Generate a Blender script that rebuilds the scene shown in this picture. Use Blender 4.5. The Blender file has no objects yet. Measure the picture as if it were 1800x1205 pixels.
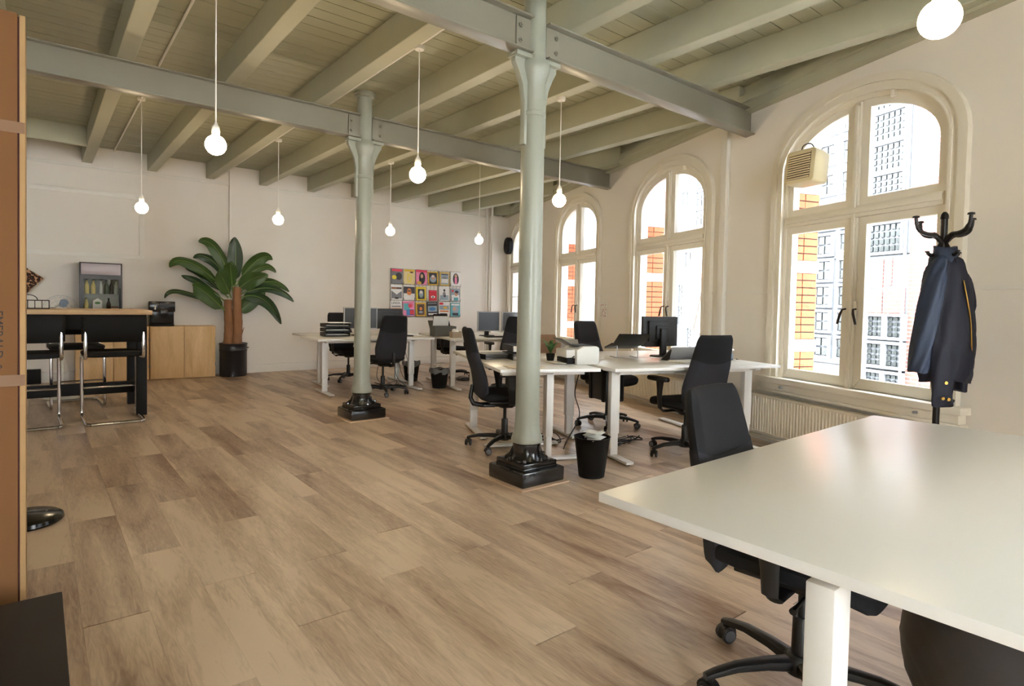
import bpy, bmesh, math, random
from mathutils import Vector, Matrix
random.seed(7)
sc = bpy.context.scene
COL = sc.collection
PI = math.pi
# ------------------------------------------------------------------ camera
H = 1.22
F_PX, CX, CY = 1040.2346, 904.4975, 571.7704
cam_d = bpy.data.cameras.new('camera')
cam_d.sensor_fit = 'HORIZONTAL'; cam_d.sensor_width = 36.0
cam_d.lens = F_PX / 1800 * 36.0
cam_d.shift_x = (900.0 - CX) / 1800
cam_d.shift_y = (CY - 602.5) / 1800
cam_d.clip_start = 0.02; cam_d.clip_end = 200
cam = bpy.data.objects.new('camera', cam_d); COL.objects.link(cam)
_r = Vector((0.77874, -0.62706, 0.01929)); _d = Vector((-0.00667, -0.03902, -0.99922)); 
_r.normalize(); _f = _r.cross(_d); _f.normalize(); _d = _f.cross(_r); _d.normalize()
# the camera's right, down and forward axes, measured from the room's vanishing points
_m = Matrix.Identity(4)
for i in range(3):
    _m[i][0] = _r[i]; _m[i][1] = -_d[i]; _m[i][2] = -_f[i]
_m.translation = (0, 0, H)
cam.matrix_world = _m
sc.camera = cam
# ------------------------------------------------------------------ world and exposure
w = bpy.data.worlds.new('world'); sc.world = w; w.use_nodes = True
nt = w.node_tree; nt.nodes.clear()
o_ = nt.nodes.new('ShaderNodeOutputWorld'); b_ = nt.nodes.new('ShaderNodeBackground')
b_.inputs[0].default_value = (0.93, 0.97, 1.0, 1); b_.inputs[1].default_value = 19.0
nt.links.new(b_.outputs[0], o_.inputs[0])
sc.view_settings.view_transform = 'Standard'; sc.view_settings.look = 'None'
sc.view_settings.gamma = 1.0; sc.view_settings.use_curve_mapping = False
sc.view_settings.exposure = 1.4
BULB = 38.0
try:
    sc.cycles.use_denoising = True
    sc.cycles.use_adaptive_sampling = True; sc.cycles.adaptive_threshold = .02
    sc.cycles.max_bounces = 9; sc.cycles.diffuse_bounces = 5; sc.cycles.transparent_max_bounces = 12
    sc.cycles.caustics_reflective = False; sc.cycles.caustics_refractive = False
    sc.cycles.sample_clamp_indirect = 8.0
except Exception: pass

# ------------------------------------------------------------------ helpers
def lin(c):
    return tuple((v/12.92 if v <= .04045 else ((v+.055)/1.055)**2.4) for v in (x/255. for x in c))
MATS = {}
def mat(name, col, rough=.5, metal=0., var=0., vscale=6., bump=0., bscale=60., coat=0., emit=None, estr=0., spec=.5, stretch=None, alpha=None):
    if name in MATS: return MATS[name]
    m = bpy.data.materials.new(name); m.use_nodes = True; n = m.node_tree.nodes; l = m.node_tree.links
    p = n['Principled BSDF']; c = (*lin(col), 1)
    p.inputs['Base Color'].default_value = c; p.inputs['Roughness'].default_value = rough
    p.inputs['Metallic'].default_value = metal; p.inputs['Specular IOR Level'].default_value = spec
    if coat: p.inputs['Coat Weight'].default_value = coat; p.inputs['Coat Roughness'].default_value = .12
    if emit: p.inputs['Emission Color'].default_value = (*lin(emit), 1); p.inputs['Emission Strength'].default_value = estr
    if var or bump:
        tc = n.new('ShaderNodeTexCoord'); mp = n.new('ShaderNodeMapping'); l.new(tc.outputs['Object'], mp.inputs[0])
        if stretch: mp.inputs['Scale'].default_value = stretch
    if var:
        t = n.new('ShaderNodeTexNoise'); t.inputs['Scale'].default_value = vscale; t.inputs['Detail'].default_value = 5
        l.new(mp.outputs[0], t.inputs['Vector'])
        r = n.new('ShaderNodeMapRange'); r.inputs[3].default_value = 1-var; r.inputs[4].default_value = 1+var*.6
        l.new(t.outputs['Fac'], r.inputs[0])
        x = n.new('ShaderNodeVectorMath'); x.operation = 'SCALE'; x.inputs[0].default_value = c[:3]
        l.new(r.outputs[0], x.inputs['Scale']); l.new(x.outputs[0], p.inputs['Base Color'])
    if bump:
        t2 = n.new('ShaderNodeTexNoise'); t2.inputs['Scale'].default_value = bscale; t2.inputs['Detail'].default_value = 3
        l.new(mp.outputs[0], t2.inputs['Vector'])
        bp = n.new('ShaderNodeBump'); bp.inputs['Strength'].default_value = bump; bp.inputs['Distance'].default_value = .01
        l.new(t2.outputs['Fac'], bp.inputs['Height']); l.new(bp.outputs[0], p.inputs['Normal'])
    MATS[name] = m
    return m

class G:
    def __init__(s): s.v = []; s.f = []; s.mi = []; s.cur = 0
    def add(s, vs, fs):
        b = len(s.v); s.v += [tuple(x) for x in vs]
        for f in fs: s.f.append([b+i for i in f]); s.mi.append(s.cur)
        return s
    def box(s, x0, x1, y0, y1, z0, z1, T=None):
        vs = [Vector(p) for p in ((x0,y0,z0),(x1,y0,z0),(x1,y1,z0),(x0,y1,z0),(x0,y0,z1),(x1,y0,z1),(x1,y1,z1),(x0,y1,z1))]
        if T is not None: vs = [T @ p for p in vs]
        return s.add(vs, [(0,3,2,1),(4,5,6,7),(0,1,5,4),(1,2,6,5),(2,3,7,6),(3,0,4,7)])
    def loft(s, rings, cap=True, closed=True):
        n = len(rings[0]); vs = [p for r in rings for p in r]; fs = []
        for i in range(len(rings)-1):
            for j in range(n if closed else n-1):
                k = (j+1) % n
                fs.append((i*n+j, i*n+k, (i+1)*n+k, (i+1)*n+j))
        if cap: fs.append(tuple(range(n))[::-1]); fs.append(tuple((len(rings)-1)*n+j for j in range(n)))
        return s.add(vs, fs)
    def lathe(s, prof, n=24, c=(0,0,0), ax=None):
        rings = []
        for r, z in prof: rings.append([(c[0]+r*math.cos(2*PI*j/n), c[1]+r*math.sin(2*PI*j/n), c[2]+z) for j in range(n)])
        if ax is not None: rings = [[ax @ Vector(p) for p in r] for r in rings]
        return s.loft(rings)
    def tube(s, pts, r, n=8, cap=True):
        pts = [Vector(p) for p in pts]; rs = r if isinstance(r, (list, tuple)) else [r]*len(pts)
        t = (pts[1]-pts[0]).normalized(); u = t.orthogonal().normalized(); rings = []
        for i, p in enumerate(pts):
            a = pts[max(i-1,0)]; b = pts[min(i+1,len(pts)-1)]; t2 = (b-a)
            t2 = t2.normalized() if t2.length > 1e-9 else t
            u = (u - t2*u.dot(t2)); u = u.normalized() if u.length > 1e-6 else t2.orthogonal().normalized()
            v = t2.cross(u); t = t2
            rings.append([p + (u*math.cos(2*PI*j/n) + v*math.sin(2*PI*j/n))*rs[i] for j in range(n)])
        return s.loft(rings, cap)
    def strip(s, outer, inner, y0, y1, T=None):       # ring between two open (x,z) outlines, extruded along y
        n = len(outer); vs = []
        for y in (y0, y1):
            for q in (outer, inner):
                for x, z in q: vs.append(Vector((x, y, z)))
        if T is not None: vs = [T @ p for p in vs]
        O0, I0, O1, I1 = 0, n, 2*n, 3*n; fs = []
        for i in range(n-1):
            fs += [(O0+i,O0+i+1,I0+i+1,I0+i),(O1+i,I1+i,I1+i+1,O1+i+1),(O0+i,O1+i,O1+i+1,O0+i+1),(I0+i,I0+i+1,I1+i+1,I1+i)]
        for i in (0, n-1): fs.append((O0+i,I0+i,I1+i,O1+i))
        return s.add(vs, fs)
    def prism(s, poly, y0, y1, T=None):                # closed (x,z) outline extruded along y
        n = len(poly); vs = [Vector((x,y0,z)) for x, z in poly] + [Vector((x,y1,z)) for x, z in poly]
        if T is not None: vs = [T @ p for p in vs]
        return s.add(vs, [tuple(range(n)), tuple(range(2*n-1,n-1,-1))] + [(i,(i+1)%n,n+(i+1)%n,n+i) for i in range(n)])
    def mesh(s, name, mats, bev=0., smooth=True, ang=38, seg=2):
        me = bpy.data.meshes.new(name); me.from_pydata(s.v, [], s.f)
        mats = mats if isinstance(mats, (list, tuple)) else [mats]
        for m in mats: me.materials.append(m)
        if len(mats) > 1: me.polygons.foreach_set('material_index', s.mi)
        bm = bmesh.new(); bm.from_mesh(me); bmesh.ops.recalc_face_normals(bm, faces=bm.faces)
        if bev:
            ed = [e for e in bm.edges if len(e.link_faces) == 2 and e.calc_face_angle(0) > .5]
            bmesh.ops.bevel(bm, geom=ed, offset=bev, segments=seg, affect='EDGES', profile=.5, clamp_overlap=True)
        bm.to_mesh(me); bm.free()
        if smooth:
            me.shade_smooth(); me.set_sharp_from_angle(angle=math.radians(ang))
        return me
    def obj(s, name, mats, parent=None, **k):
        return link(name, s.mesh(name, mats, **k), parent)
def link(name, data, parent=None, loc=None, rz=None):
    o = bpy.data.objects.new(name, data); COL.objects.link(o); o.parent = parent
    if loc is not None: o.location = loc
    if rz is not None: o.rotation_euler = (0, 0, rz)
    return o
def tag(o, label=None, cat=None, group=None, kind=None):
    if label: o['label'] = label
    if cat: o['category'] = cat
    if group: o['group'] = group
    if kind: o['kind'] = kind
    return o
def thing(name, label, cat, loc=(0,0,0), rz=0., group=None):
    return tag(link(name, None, None, loc, rz), label, cat, group)
def struct(name, loc=(0,0,0), rz=0., label=None):
    return tag(link(name, None, None, loc, rz), label, kind='structure')
def dup(root, loc, rz, label, group=None):
    r = root.copy(); COL.objects.link(r); r.location = loc; r.rotation_euler = (0,0,rz); r['label'] = label
    if group: r['group'] = group
    for ch in list(root.children):
        c = ch.copy(); COL.objects.link(c); c.parent = r
        for g in list(ch.children):
            d = g.copy(); COL.objects.link(d); d.parent = c
    return r
def text(name, body, size, m, parent, T, ext=.0004):
    cu = bpy.data.curves.new(name, 'FONT'); cu.body = body; cu.size = size; cu.extrude = ext; cu.align_x = 'CENTER'; cu.align_y = 'CENTER'
    t = bpy.data.objects.new(name, cu); COL.objects.link(t)
    dg = bpy.context.evaluated_depsgraph_get(); me = bpy.data.meshes.new_from_object(t.evaluated_get(dg))
    bpy.data.objects.remove(t); bpy.data.curves.remove(cu)
    me.transform(T); me.materials.clear(); me.materials.append(m)
    return link(name, me, parent)
def bez(p0, p1, p2, n=12):
    p0, p1, p2 = Vector(p0), Vector(p1), Vector(p2)
    return [(p0*(1-t)**2 + p1*2*t*(1-t) + p2*t*t) for t in (i/n for i in range(n+1))]
def smooth_path(pts, n=6):                             # Catmull-Rom
    pts = [Vector(p) for p in pts]; out = []
    P = [pts[0]*2-pts[1]] + pts + [pts[-1]*2-pts[-2]]
    for i in range(1, len(P)-2):
        for k in range(n):
            t = k/n
            out.append(.5*((2*P[i]) + (P[i+1]-P[i-1])*t + (2*P[i-1]-5*P[i]+4*P[i+1]-P[i+2])*t*t + (3*P[i]-P[i-1]-3*P[i+1]+P[i+2])*t**3))
    out.append(pts[-1]); return out
def rrect(w, d, r, cx=0, cy=0, n=4):                   # rounded rectangle outline (a, b)
    out = []
    for (sx, sy, a0) in ((1,1,0),(-1,1,90),(-1,-1,180),(1,-1,270)):
        for k in range(n+1):
            a = math.radians(a0 + 90*k/n)
            out.append((cx+sx*(w/2-r)+r*math.cos(a), cy+sy*(d/2-r)+r*math.sin(a)))
    return out
RZ = lambda a: Matrix.Rotation(a, 4, 'Z')
TR = lambda x, y, z: Matrix.Translation((x, y, z))

# ------------------------------------------------------------------ materials
WALL = mat('wall_plaster', (233,228,220), .75, var=.03, vscale=2.5, bump=.06, bscale=25)
TRIMW = mat('white_trim_paint', (230,227,220), .4, var=.02, vscale=8)
SAGE = mat('sage_joist_paint', (180,180,158), .5, var=.06, vscale=7, bump=.05, bscale=30)
SAGEB = mat('sage_board_paint', (172,173,150), .55, var=.08, vscale=4, bump=.05, bscale=20, stretch=(.3,3,1))
STEEL = mat('grey_green_steel_paint', (130,126,112), .38, var=.04, vscale=9, bump=.03, bscale=80)
COLM = mat('grey_green_column_paint', (150,153,140), .32, var=.05, vscale=6, bump=.04, bscale=70)
BLACKG = mat('glossy_black_iron', (16,17,20), .18, bump=.25, bscale=45, coat=.4)
WHITE_TOP = mat('white_laminate', (226,225,222), .28, var=.01, vscale=3)
WHITE_MET = mat('white_powder_coat', (222,220,216), .4)
FAB = mat('charcoal_fabric', (28,28,31), .9, var=.15, vscale=300, bump=.3, bscale=900, spec=.25)
FAB2 = mat('dark_grey_fabric', (46,46,51), .9, var=.15, vscale=300, bump=.3, bscale=900, spec=.25)
PLAS = mat('black_plastic', (15,15,17), .42, bump=.05, bscale=400)
GREYP = mat('grey_plastic_rim', (95,96,100), .45)
CHROME = mat('chrome', (215,215,218), .1, metal=1.)
BLKM = mat('black_matt', (13,13,14), .6, spec=.25)
PAPER = mat('paper_white', (232,231,226), .8)
SILV = mat('silver_plastic', (172,174,178), .35, metal=.3)
SCREEN = mat('off_screen', (72,76,82), .22)
DSCREEN = mat('dark_glass_screen', (22,23,26), .15)
CARD = mat('cardboard', (104,72,45), .9, spec=.15, var=.08, vscale=5, bump=.08, bscale=30)
CARDE = mat('cardboard_edge', (150,120,84), .9, spec=.15, var=.08, vscale=12)
INK = mat('printed_ink', (18,12,9), .7)
CABLE = mat('black_cable', (22,22,24), .5)
CREAM = mat('cream_radiator_enamel', (224,214,194), .35)
def wood(name, c1, c2, scale=3., axis='Z', rough=.5, knots=True, rnd=True):
    m = bpy.data.materials.new(name); m.use_nodes = True; n = m.node_tree.nodes; l = m.node_tree.links; p = n['Principled BSDF']
    tc = n.new('ShaderNodeTexCoord'); mp = n.new('ShaderNodeMapping'); l.new(tc.outputs['Object'], mp.inputs[0])
    s = {'X': (.12,1,1), 'Y': (1,.12,1), 'Z': (1,1,.12)}[axis]; mp.inputs['Scale'].default_value = tuple(v*scale for v in s)
    vec = mp.outputs[0]
    if rnd:
        oi = n.new('ShaderNodeObjectInfo'); ge = n.new('ShaderNodeNewGeometry')
        ad = n.new('ShaderNodeMath'); ad.operation = 'ADD'; l.new(oi.outputs['Random'], ad.inputs[0]); l.new(ge.outputs['Random Per Island'], ad.inputs[1])
        fr = n.new('ShaderNodeMath'); fr.operation = 'FRACT'; l.new(ad.outputs[0], fr.inputs[0])
        mu = n.new('ShaderNodeMath'); mu.operation = 'MULTIPLY'; mu.inputs[1].default_value = 37.; l.new(fr.outputs[0], mu.inputs[0])
        va = n.new('ShaderNodeVectorMath'); va.operation = 'ADD'; l.new(vec, va.inputs[0]); l.new(mu.outputs[0], va.inputs[1]); vec = va.outputs[0]
    big = n.new('ShaderNodeTexNoise'); big.inputs['Scale'].default_value = 1.6; big.inputs['Detail'].default_value = 4; big.inputs['Distortion'].default_value = .8
    l.new(vec, big.inputs['Vector'])
    fine = n.new('ShaderNodeTexNoise'); fine.inputs['Scale'].default_value = 14; fine.inputs['Detail'].default_value = 6; fine.inputs['Distortion'].default_value = 1.5
    l.new(vec, fine.inputs['Vector'])
    mx = n.new('ShaderNodeMath'); mx.operation = 'MULTIPLY_ADD'; mx.inputs[1].default_value = .45; l.new(fine.outputs['Fac'], mx.inputs[0]); l.new(big.outputs['Fac'], mx.inputs[2])
    src = mx.outputs[0]
    if rnd:
        k = n.new('ShaderNodeMath'); k.operation = 'MULTIPLY_ADD'; k.inputs[1].default_value = .25; l.new(fr.outputs[0], k.inputs[0]); l.new(src, k.inputs[2]); src = k.outputs[0]
    cr = n.new('ShaderNodeValToRGB'); cr.color_ramp.elements[0].position = .55; cr.color_ramp.elements[1].position = 1.16
    cr.color_ramp.elements[0].color = (*lin(c1), 1); cr.color_ramp.elements[1].color = (*lin(c2), 1)
    l.new(src, cr.inputs[0]); l.new(cr.outputs[0], p.inputs['Base Color'])
    p.inputs['Roughness'].default_value = rough
    bp = n.new('ShaderNodeBump'); bp.inputs['Strength'].default_value = .08; bp.inputs['Distance'].default_value = .003
    l.new(fine.outputs['Fac'], bp.inputs['Height']); l.new(bp.outputs[0], p.inputs['Normal'])
    MATS[name] = m; return m
FLOORM = wood('oak_laminate', (138,108,86), (216,193,168), 4.2, 'Y', .34)
PINE = wood('pine_panel', (196,158,108), (226,194,146), 4, 'Z', .5)
OAKTOP = wood('oak_tabletop', (168,132,88), (205,172,126), 4, 'X', .45)
def brickmat(name, c1, c2, mortar, sc_=1.):
    m = bpy.data.materials.new(name); m.use_nodes = True; n = m.node_tree.nodes; l = m.node_tree.links; p = n['Principled BSDF']
    tc = n.new('ShaderNodeTexCoord'); mp = n.new('ShaderNodeMapping'); mp.inputs['Rotation'].default_value = (PI/2, 0, 0)
    l.new(tc.outputs['Object'], mp.inputs[0])
    b = n.new('ShaderNodeTexBrick'); b.inputs['Scale'].default_value = sc_; b.inputs['Brick Width'].default_value = .22; b.inputs['Row Height'].default_value = .065
    b.inputs['Mortar Size'].default_value = .008
    b.inputs['Color1'].default_value = (*lin(c1), 1); b.inputs['Color2'].default_value = (*lin(c2), 1); b.inputs['Mortar'].default_value = (*lin(mortar), 1)
    l.new(mp.outputs[0], b.inputs['Vector']); l.new(b.outputs['Color'], p.inputs['Base Color']); p.inputs['Roughness'].default_value = .85
    return m
def glassmat(name, tint=(1,1,1), gl=.06, rough=.02):
    m = bpy.data.materials.new(name); m.use_nodes = True; n = m.node_tree.nodes; l = m.node_tree.links; n.clear()
    o = n.new('ShaderNodeOutputMaterial'); t = n.new('ShaderNodeBsdfTransparent'); t.inputs[0].default_value = (*tint, 1)
    g = n.new('ShaderNodeBsdfGlossy'); g.inputs['Roughness'].default_value = rough
    fc = n.new('ShaderNodeLayerWeight'); fc.inputs[0].default_value = .5
    pw = n.new('ShaderNodeMath'); pw.operation = 'POWER'; pw.inputs[1].default_value = 5.; l.new(fc.outputs['Facing'], pw.inputs[0])
    lw = n.new('ShaderNodeMath'); lw.operation = 'MULTIPLY_ADD'; lw.inputs[1].default_value = .6; lw.inputs[2].default_value = .03; l.new(pw.outputs[0], lw.inputs[0])
    mx = n.new('ShaderNodeMixShader'); l.new(lw.outputs[0], mx.inputs[0]); l.new(t.outputs[0], mx.inputs[1]); l.new(g.outputs[0], mx.inputs[2]); l.new(mx.outputs[0], o.inputs[0])
    return m
PANE = glassmat('window_glass', (.97,.98,.98))
CLEAR = glassmat('clear_plastic', (.93,.95,.96))

# ------------------------------------------------------------------ room frame of reference
# X runs along the steel beams towards the windows, Y along the joists towards the far wall.
TH = .349
E0 = Vector((5.359, 2.97, 0)); WD = Vector((math.sin(TH), math.cos(TH), 0)); WN = Vector((math.cos(TH), -math.sin(TH), 0))
WANG = math.atan2(-math.cos(TH), -math.sin(TH))       # local x of a window = viewer's right, local y = outwards
def WP(s, off=0, z=0): return E0 + WD*s + WN*off + Vector((0,0,z))
def wall_x(y): return 5.359 + math.tan(TH)*(y-2.97)
def far_y(x): return 10.5 - .03*(x-3)
FANG = -math.atan(.03)
ZC = 3.385; ZJ = 3.144; ZTOP = 3.5
XL, YN = -3.2, -4.9

# ------------------------------------------------------------------ floor: planks
fl = G()
xa, xb = XL, wall_x(YN)
fl.add([(XL,YN,-.01),(wall_x(YN),YN,-.01),(wall_x(10.8),10.8,-.01),(XL,10.8,-.01),(XL,YN,-.2),(wall_x(YN),YN,-.2),(wall_x(10.8),10.8,-.2),(XL,10.8,-.2)],
       [(0,1,2,3),(4,7,6,5),(0,4,5,1),(1,5,6,2),(2,6,7,3),(3,7,4,0)])
floor = tag(fl.obj('floor', mat('subfloor', (60,48,38), .9), smooth=False), 'oak laminate floor of long planks', kind='structure')
PW, PL = .2105, 1.285
planks = []
i0 = math.floor((XL-.1225)/PW)
for i in range(i0, 44):
    x0 = .1225 + i*PW
    if x0 > 8.4: break
    off = (i*.467*PL + random.random()*.25) % PL
    y = YN - off
    while y < far_y(x0)+.05:
        a, b = max(y, YN), min(y+PL, far_y(x0)+.03)
        ys = 2.97 + (x0-5.359)/math.tan(TH)             # the window wall cuts the floor here
        a = max(a, ys-.45)
        if b-a > .05 and x0+PW > XL: planks.append((x0, a, b))
        y += PL
def proj_area(q):
    c = Vector(((q[0]+PW/2), (q[1]+q[2])/2, -H)); dpt = c.dot(_f)
    if dpt < .4: return 0
    u, v = F_PX*c.dot(_r)/dpt+CX, F_PX*c.dot(_d)/dpt+CY
    if not (-200 < u < 2000 and v < 1400): return 0
    return (q[2]-q[1])*PW/dpt**3
planks.sort(key=proj_area, reverse=True)
_pm = {}
def plank_mesh(Ln):
    k = round(Ln, 2)
    if k not in _pm:
        g = G(); e = .0002
        g.add([(e,e,-.009),(PW-e,e,-.009),(PW-e,k-e,-.009),(e,k-e,-.009),(e,e,-.0004),(PW-e,e,-.0004),(PW-e,k-e,-.0004),(e,k-e,-.0004),
               (e+.0006,e+.0006,0),(PW-e-.0006,e+.0006,0),(PW-e-.0006,k-e-.0006,0),(e+.0006,k-e-.0006,0)],
              [(0,1,5,4),(1,2,6,5),(2,3,7,6),(3,0,4,7),(4,5,9,8),(5,6,10,9),(6,7,11,10),(7,4,8,11),(8,9,10,11)])
        _pm[k] = g.mesh('plank', FLOORM, smooth=False)
    return _pm[k]
for q in planks[:298]:
    link('plank', plank_mesh(q[2]-q[1]), floor, (q[0], q[1], 0))
rest = G()
for q in planks[298:]: rest.box(q[0]+.0002, q[0]+PW-.0002, q[1]+.0002, q[2]-.0002, -.009, 0)
tag(rest.obj('remaining_planks', FLOORM, floor, smooth=False), kind='stuff')

# ------------------------------------------------------------------ ceiling: boards, joists, plate
ce = G(); ce.add([(XL,YN,ZC+.03),(wall_x(YN),YN,ZC+.03),(wall_x(10.8),10.8,ZC+.03),(XL,10.8,ZC+.03),(XL,YN,ZTOP+.1),(wall_x(YN),YN,ZTOP+.1),(wall_x(10.8),10.8,ZTOP+.1),(XL,10.8,ZTOP+.1)],
       [(0,1,2,3),(4,7,6,5),(0,4,5,1),(1,5,6,2),(2,6,7,3),(3,7,4,0)])
ceiling = tag(ce.obj('ceiling', mat('dark_gap', (60,58,46), .9), smooth=False), 'sage painted board ceiling on timber joists', kind='structure')
y = YN; k = 0
while y < 10.62:
    bw = .148
    g = G(); xe = wall_x(y)-.01; dz = random.uniform(-.002,.002)
    g.box(XL, xe, 0, bw-.007, ZC+dz, ZC+.028)
    o = g.obj('board', SAGEB, ceiling, smooth=False, bev=.0); o.location = (0, y, 0)
    y += bw; k += 1
for n in range(-4, 10):
    xr = .629 + .8*n; xl = xr - .125
    ys = max(YN, 2.97+(xr-5.359)/math.tan(TH)+.02)
    ye = far_y(xl)
    if ye-ys < .4 or xl < XL: continue
    g = G(); g.box(0, .125, 0, ye-ys, 0, ZC-ZJ)
    j = g.obj('joist', SAGE, ceiling, bev=.006, smooth=False); j.location = (xl, ys, ZJ)
g = G(); g.box(-3.1, .504, 9.4, 9.47, ZJ+.0, ZC); g.obj('trimmer_joist', SAGE, ceiling, bev=.004, smooth=False)
g = G()                                                # timber wall plate along the window wall
T = TR(*WP(0)) @ RZ(WANG)
g.box(-7.9, 8.3, -.10, .0, 3.12, 3.2, T); g.box(-7.9, 8.3, -.13, 0, 3.2, 3.27, T); g.box(-7.9, 8.3, -.045, 0, 3.27, ZC, T)
g.obj('wall_plate', SAGE, ceiling, smooth=False)

# ------------------------------------------------------------------ windows in the right-hand wall
S0 = [-1.06, 1.515, 4.09, 6.70, -3.64, -6.215]  # last two are out of view, added to let in more daylight
AZ = 2.43                                              # springing height of the arches
def arc(a, b, x0=None, x1=None, n=20):                 # half-ellipse outline from left to right
    out = []
    for i in range(n+1):
        t = PI - PI*i/n; out.append((a*math.cos(t), AZ+b*math.sin(t)))
    return out
def arch(a, b, zb, n=20): return [(-a, zb)] + arc(a, b, n=n) + [(a, zb)]
wall = G(); OA, OB, OZ = .775, .50, .54
def wpt(s, off, z): return WP(s, off, z)
wins = sorted(S0)
zb_, zt_ = -.2, ZTOP
for off, TH_ in ((0, 1), (.19, 1)):
    prev = -8.5
    for s0 in wins + [None]:
        nxt = 8.25 if s0 is None else s0-OA
        wall.add([wpt(prev,off,zb_), wpt(nxt,off,zb_), wpt(nxt,off,zt_), wpt(prev,off,zt_)], [(0,1,2,3)])
        if s0 is None: break
        wall.add([wpt(s0-OA,off,zb_), wpt(s0+OA,off,zb_), wpt(s0+OA,off,OZ), wpt(s0-OA,off,OZ)], [(0,1,2,3)])
        A = arc(OA, OB)
        for p, q in zip(A[:-1], A[1:]):
            wall.add([wpt(s0+p[0],off,p[1]), wpt(s0+q[0],off,q[1]), wpt(s0+q[0],off,zt_), wpt(s0+p[0],off,zt_)], [(0,1,2,3)])
        prev = s0+OA
for s0 in wins:
    A = arch(OA, OB, OZ); A = A + [A[0]]
    for p, q in zip(A[:-1], A[1:]):
        wall.add([wpt(s0+p[0],0,p[1]), wpt(s0+q[0],0,q[1]), wpt(s0+q[0],.19,q[1]), wpt(s0+p[0],.19,p[1])], [(0,1,2,3)])
for s_ in (-8.5, 8.25): wall.add([wpt(s_,0,zb_), wpt(s_,.19,zb_), wpt(s_,.19,zt_), wpt(s_,0,zt_)], [(0,1,2,3)])
wall_right = tag(wall.obj('wall_right', WALL, smooth=False), 'white plaster wall with the arched windows', kind='structure')
WIN = mat('window_paint', (228,222,208), .38, var=.03, vscale=9)
BRICK = mat('orange_brick', (164,86,52), .8, var=.18, vscale=9, bump=.2, bscale=60)
MORTAR = mat('dark_mortar', (40,26,24), .9)
STONE = mat('white_stone_band', (200,198,194), .7)
LATCH = mat('dark_latch', (40,34,28), .35, metal=.6)
BRASS = mat('brass', (180,140,70), .3, metal=1.)
def build_window(i, s0):
    r = struct('window_%d' % i, WP(s0), WANG, 'arched white timber window with four sashes')
    g = G()
    g.strip(arch(.86,.585,.56), arch(.80,.525,.56), -.045, .0); g.strip(arch(.80,.525,.56), arch(.755,.48,.56), -.028, .02)
    g.strip(arch(.755,.48,.56), arch(.735,.46,.56), -.038, .02)
    g.obj('architrave', WIN, r)
    g = G(); g.strip(arch(.775,.50,.56), arch(.70,.425,.56), .0, .13); g.box(-.77,.77,.0,.13,.54,.615)
    g.obj('frame', WIN, r, smooth=True)
    g = G(); g.box(-.70,.70,-.012,.11,1.955,2.045); g.box(-.70,.70,-.03,.02,1.985,2.03); g.obj('transom', WIN, r, bev=.004)
    g = G(); g.box(-.028,.028,-.008,.11,.60,AZ+.42); g.box(-.016,.016,-.022,.0,.60,AZ+.40); g.obj('mullion', WIN, r, bev=.004)
    yf, yb = .012, .062
    for sx in (-1, 1):
        # lower casement
        g = G(); x0, x1, z0, z1 = .03*sx, .70*sx, .615, 1.955
        xi0, xi1 = (.10*sx, .645*sx)
        a, b = min(x0,x1), max(x0,x1); c, d = min(xi0,xi1), max(xi0,xi1)
        g.strip([(a,z0),(b,z0),(b,z1),(a,z1),(a,z0)], [(c,z0+.085),(d,z0+.085),(d,z1-.06),(c,z1-.06),(c,z0+.085)], yf, yb)
        sa = g.obj('sash', WIN, r, bev=.003, smooth=False)
        g = G(); g.box(c-.01, d+.01, .034, .039, z0+.075, z1-.05); g.obj('pane', PANE, sa, smooth=False)
        g = G(); g.box(.035*sx-.014, .035*sx+.014, -.004, .013, 1.16, 1.30); g.obj('handle_plate', WIN, sa, bev=.003)
        g = G(); g.tube([(.045*sx,.0,1.24),(.05*sx,-.035,1.235),(.06*sx,-.045,1.20),(.085*sx,-.045,1.12)], [.007,.008,.010,.010]); g.obj('handle', LATCH, sa)
        for zh in (.75, 1.25, 1.85):
            g = G(); g.tube([(.702*sx,.004,zh-.03),(.702*sx,.004,zh+.03)], .007); g.obj('hinge', WIN, sa)
        # upper light
        A_, B_ = .70, .425; a_, b_ = .645, .365
        n = 12; outer = [(.03, 2.045)]; inner = [(.10, 2.105)]
        ts = [math.acos(.03/A_), math.acos(.10/a_)]
        outer += [(.70,2.045)]; inner += [(.645,2.105)]
        for k_ in range(n+1):
            t = ts[0]*k_/n; outer.append((A_*math.cos(t), AZ+B_*math.sin(t)))
            t = ts[1]*k_/n; inner.append((a_*math.cos(t), AZ+b_*math.sin(t)))
        outer.append(outer[0]); inner.append(inner[0])
        g = G(); g.strip([(x*sx,z) for x,z in outer], [(x*sx,z) for x,z in inner], yf, yb)
        sa = g.obj('sash', WIN, r, smooth=True, ang=30)
        g = G(); g.prism([(x*sx*1.0,z) for x,z in inner[:-1]], .034, .039); g.obj('pane', PANE, sa, smooth=False)
        if sx == 1:
            g = G(); g.tube([(.30,-.02,2.80),(.30,-.02,2.845)], .014); g.box(.28,.32,-.012,.012,2.80,2.85); g.obj('catch', BRASS if False else WIN, sa)
    g = G(); g.box(-.93,.93,-.10,.03,.565,.615); g.box(-.90,.90,-.07,.02,.50,.565); g.box(-.92,.92,-.085,.0,.475,.50)
    sl = g.obj('sill', WIN, r, bev=.006)
    for sx in (-1, 1):
        g = G(); g.tube([(.62*sx,-.07,.535),(.62*sx,-.10,.535)], .011); g.obj('knob', SILV, sl)
    # outside: stone and brick reveal on both flanks, white arch over it
    g = G(); g.strip(arch(.95,.66,2.415), arch(.80,.50,2.415), .19, .34); g.obj('outer_arch', STONE, r, ang=30)
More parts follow.
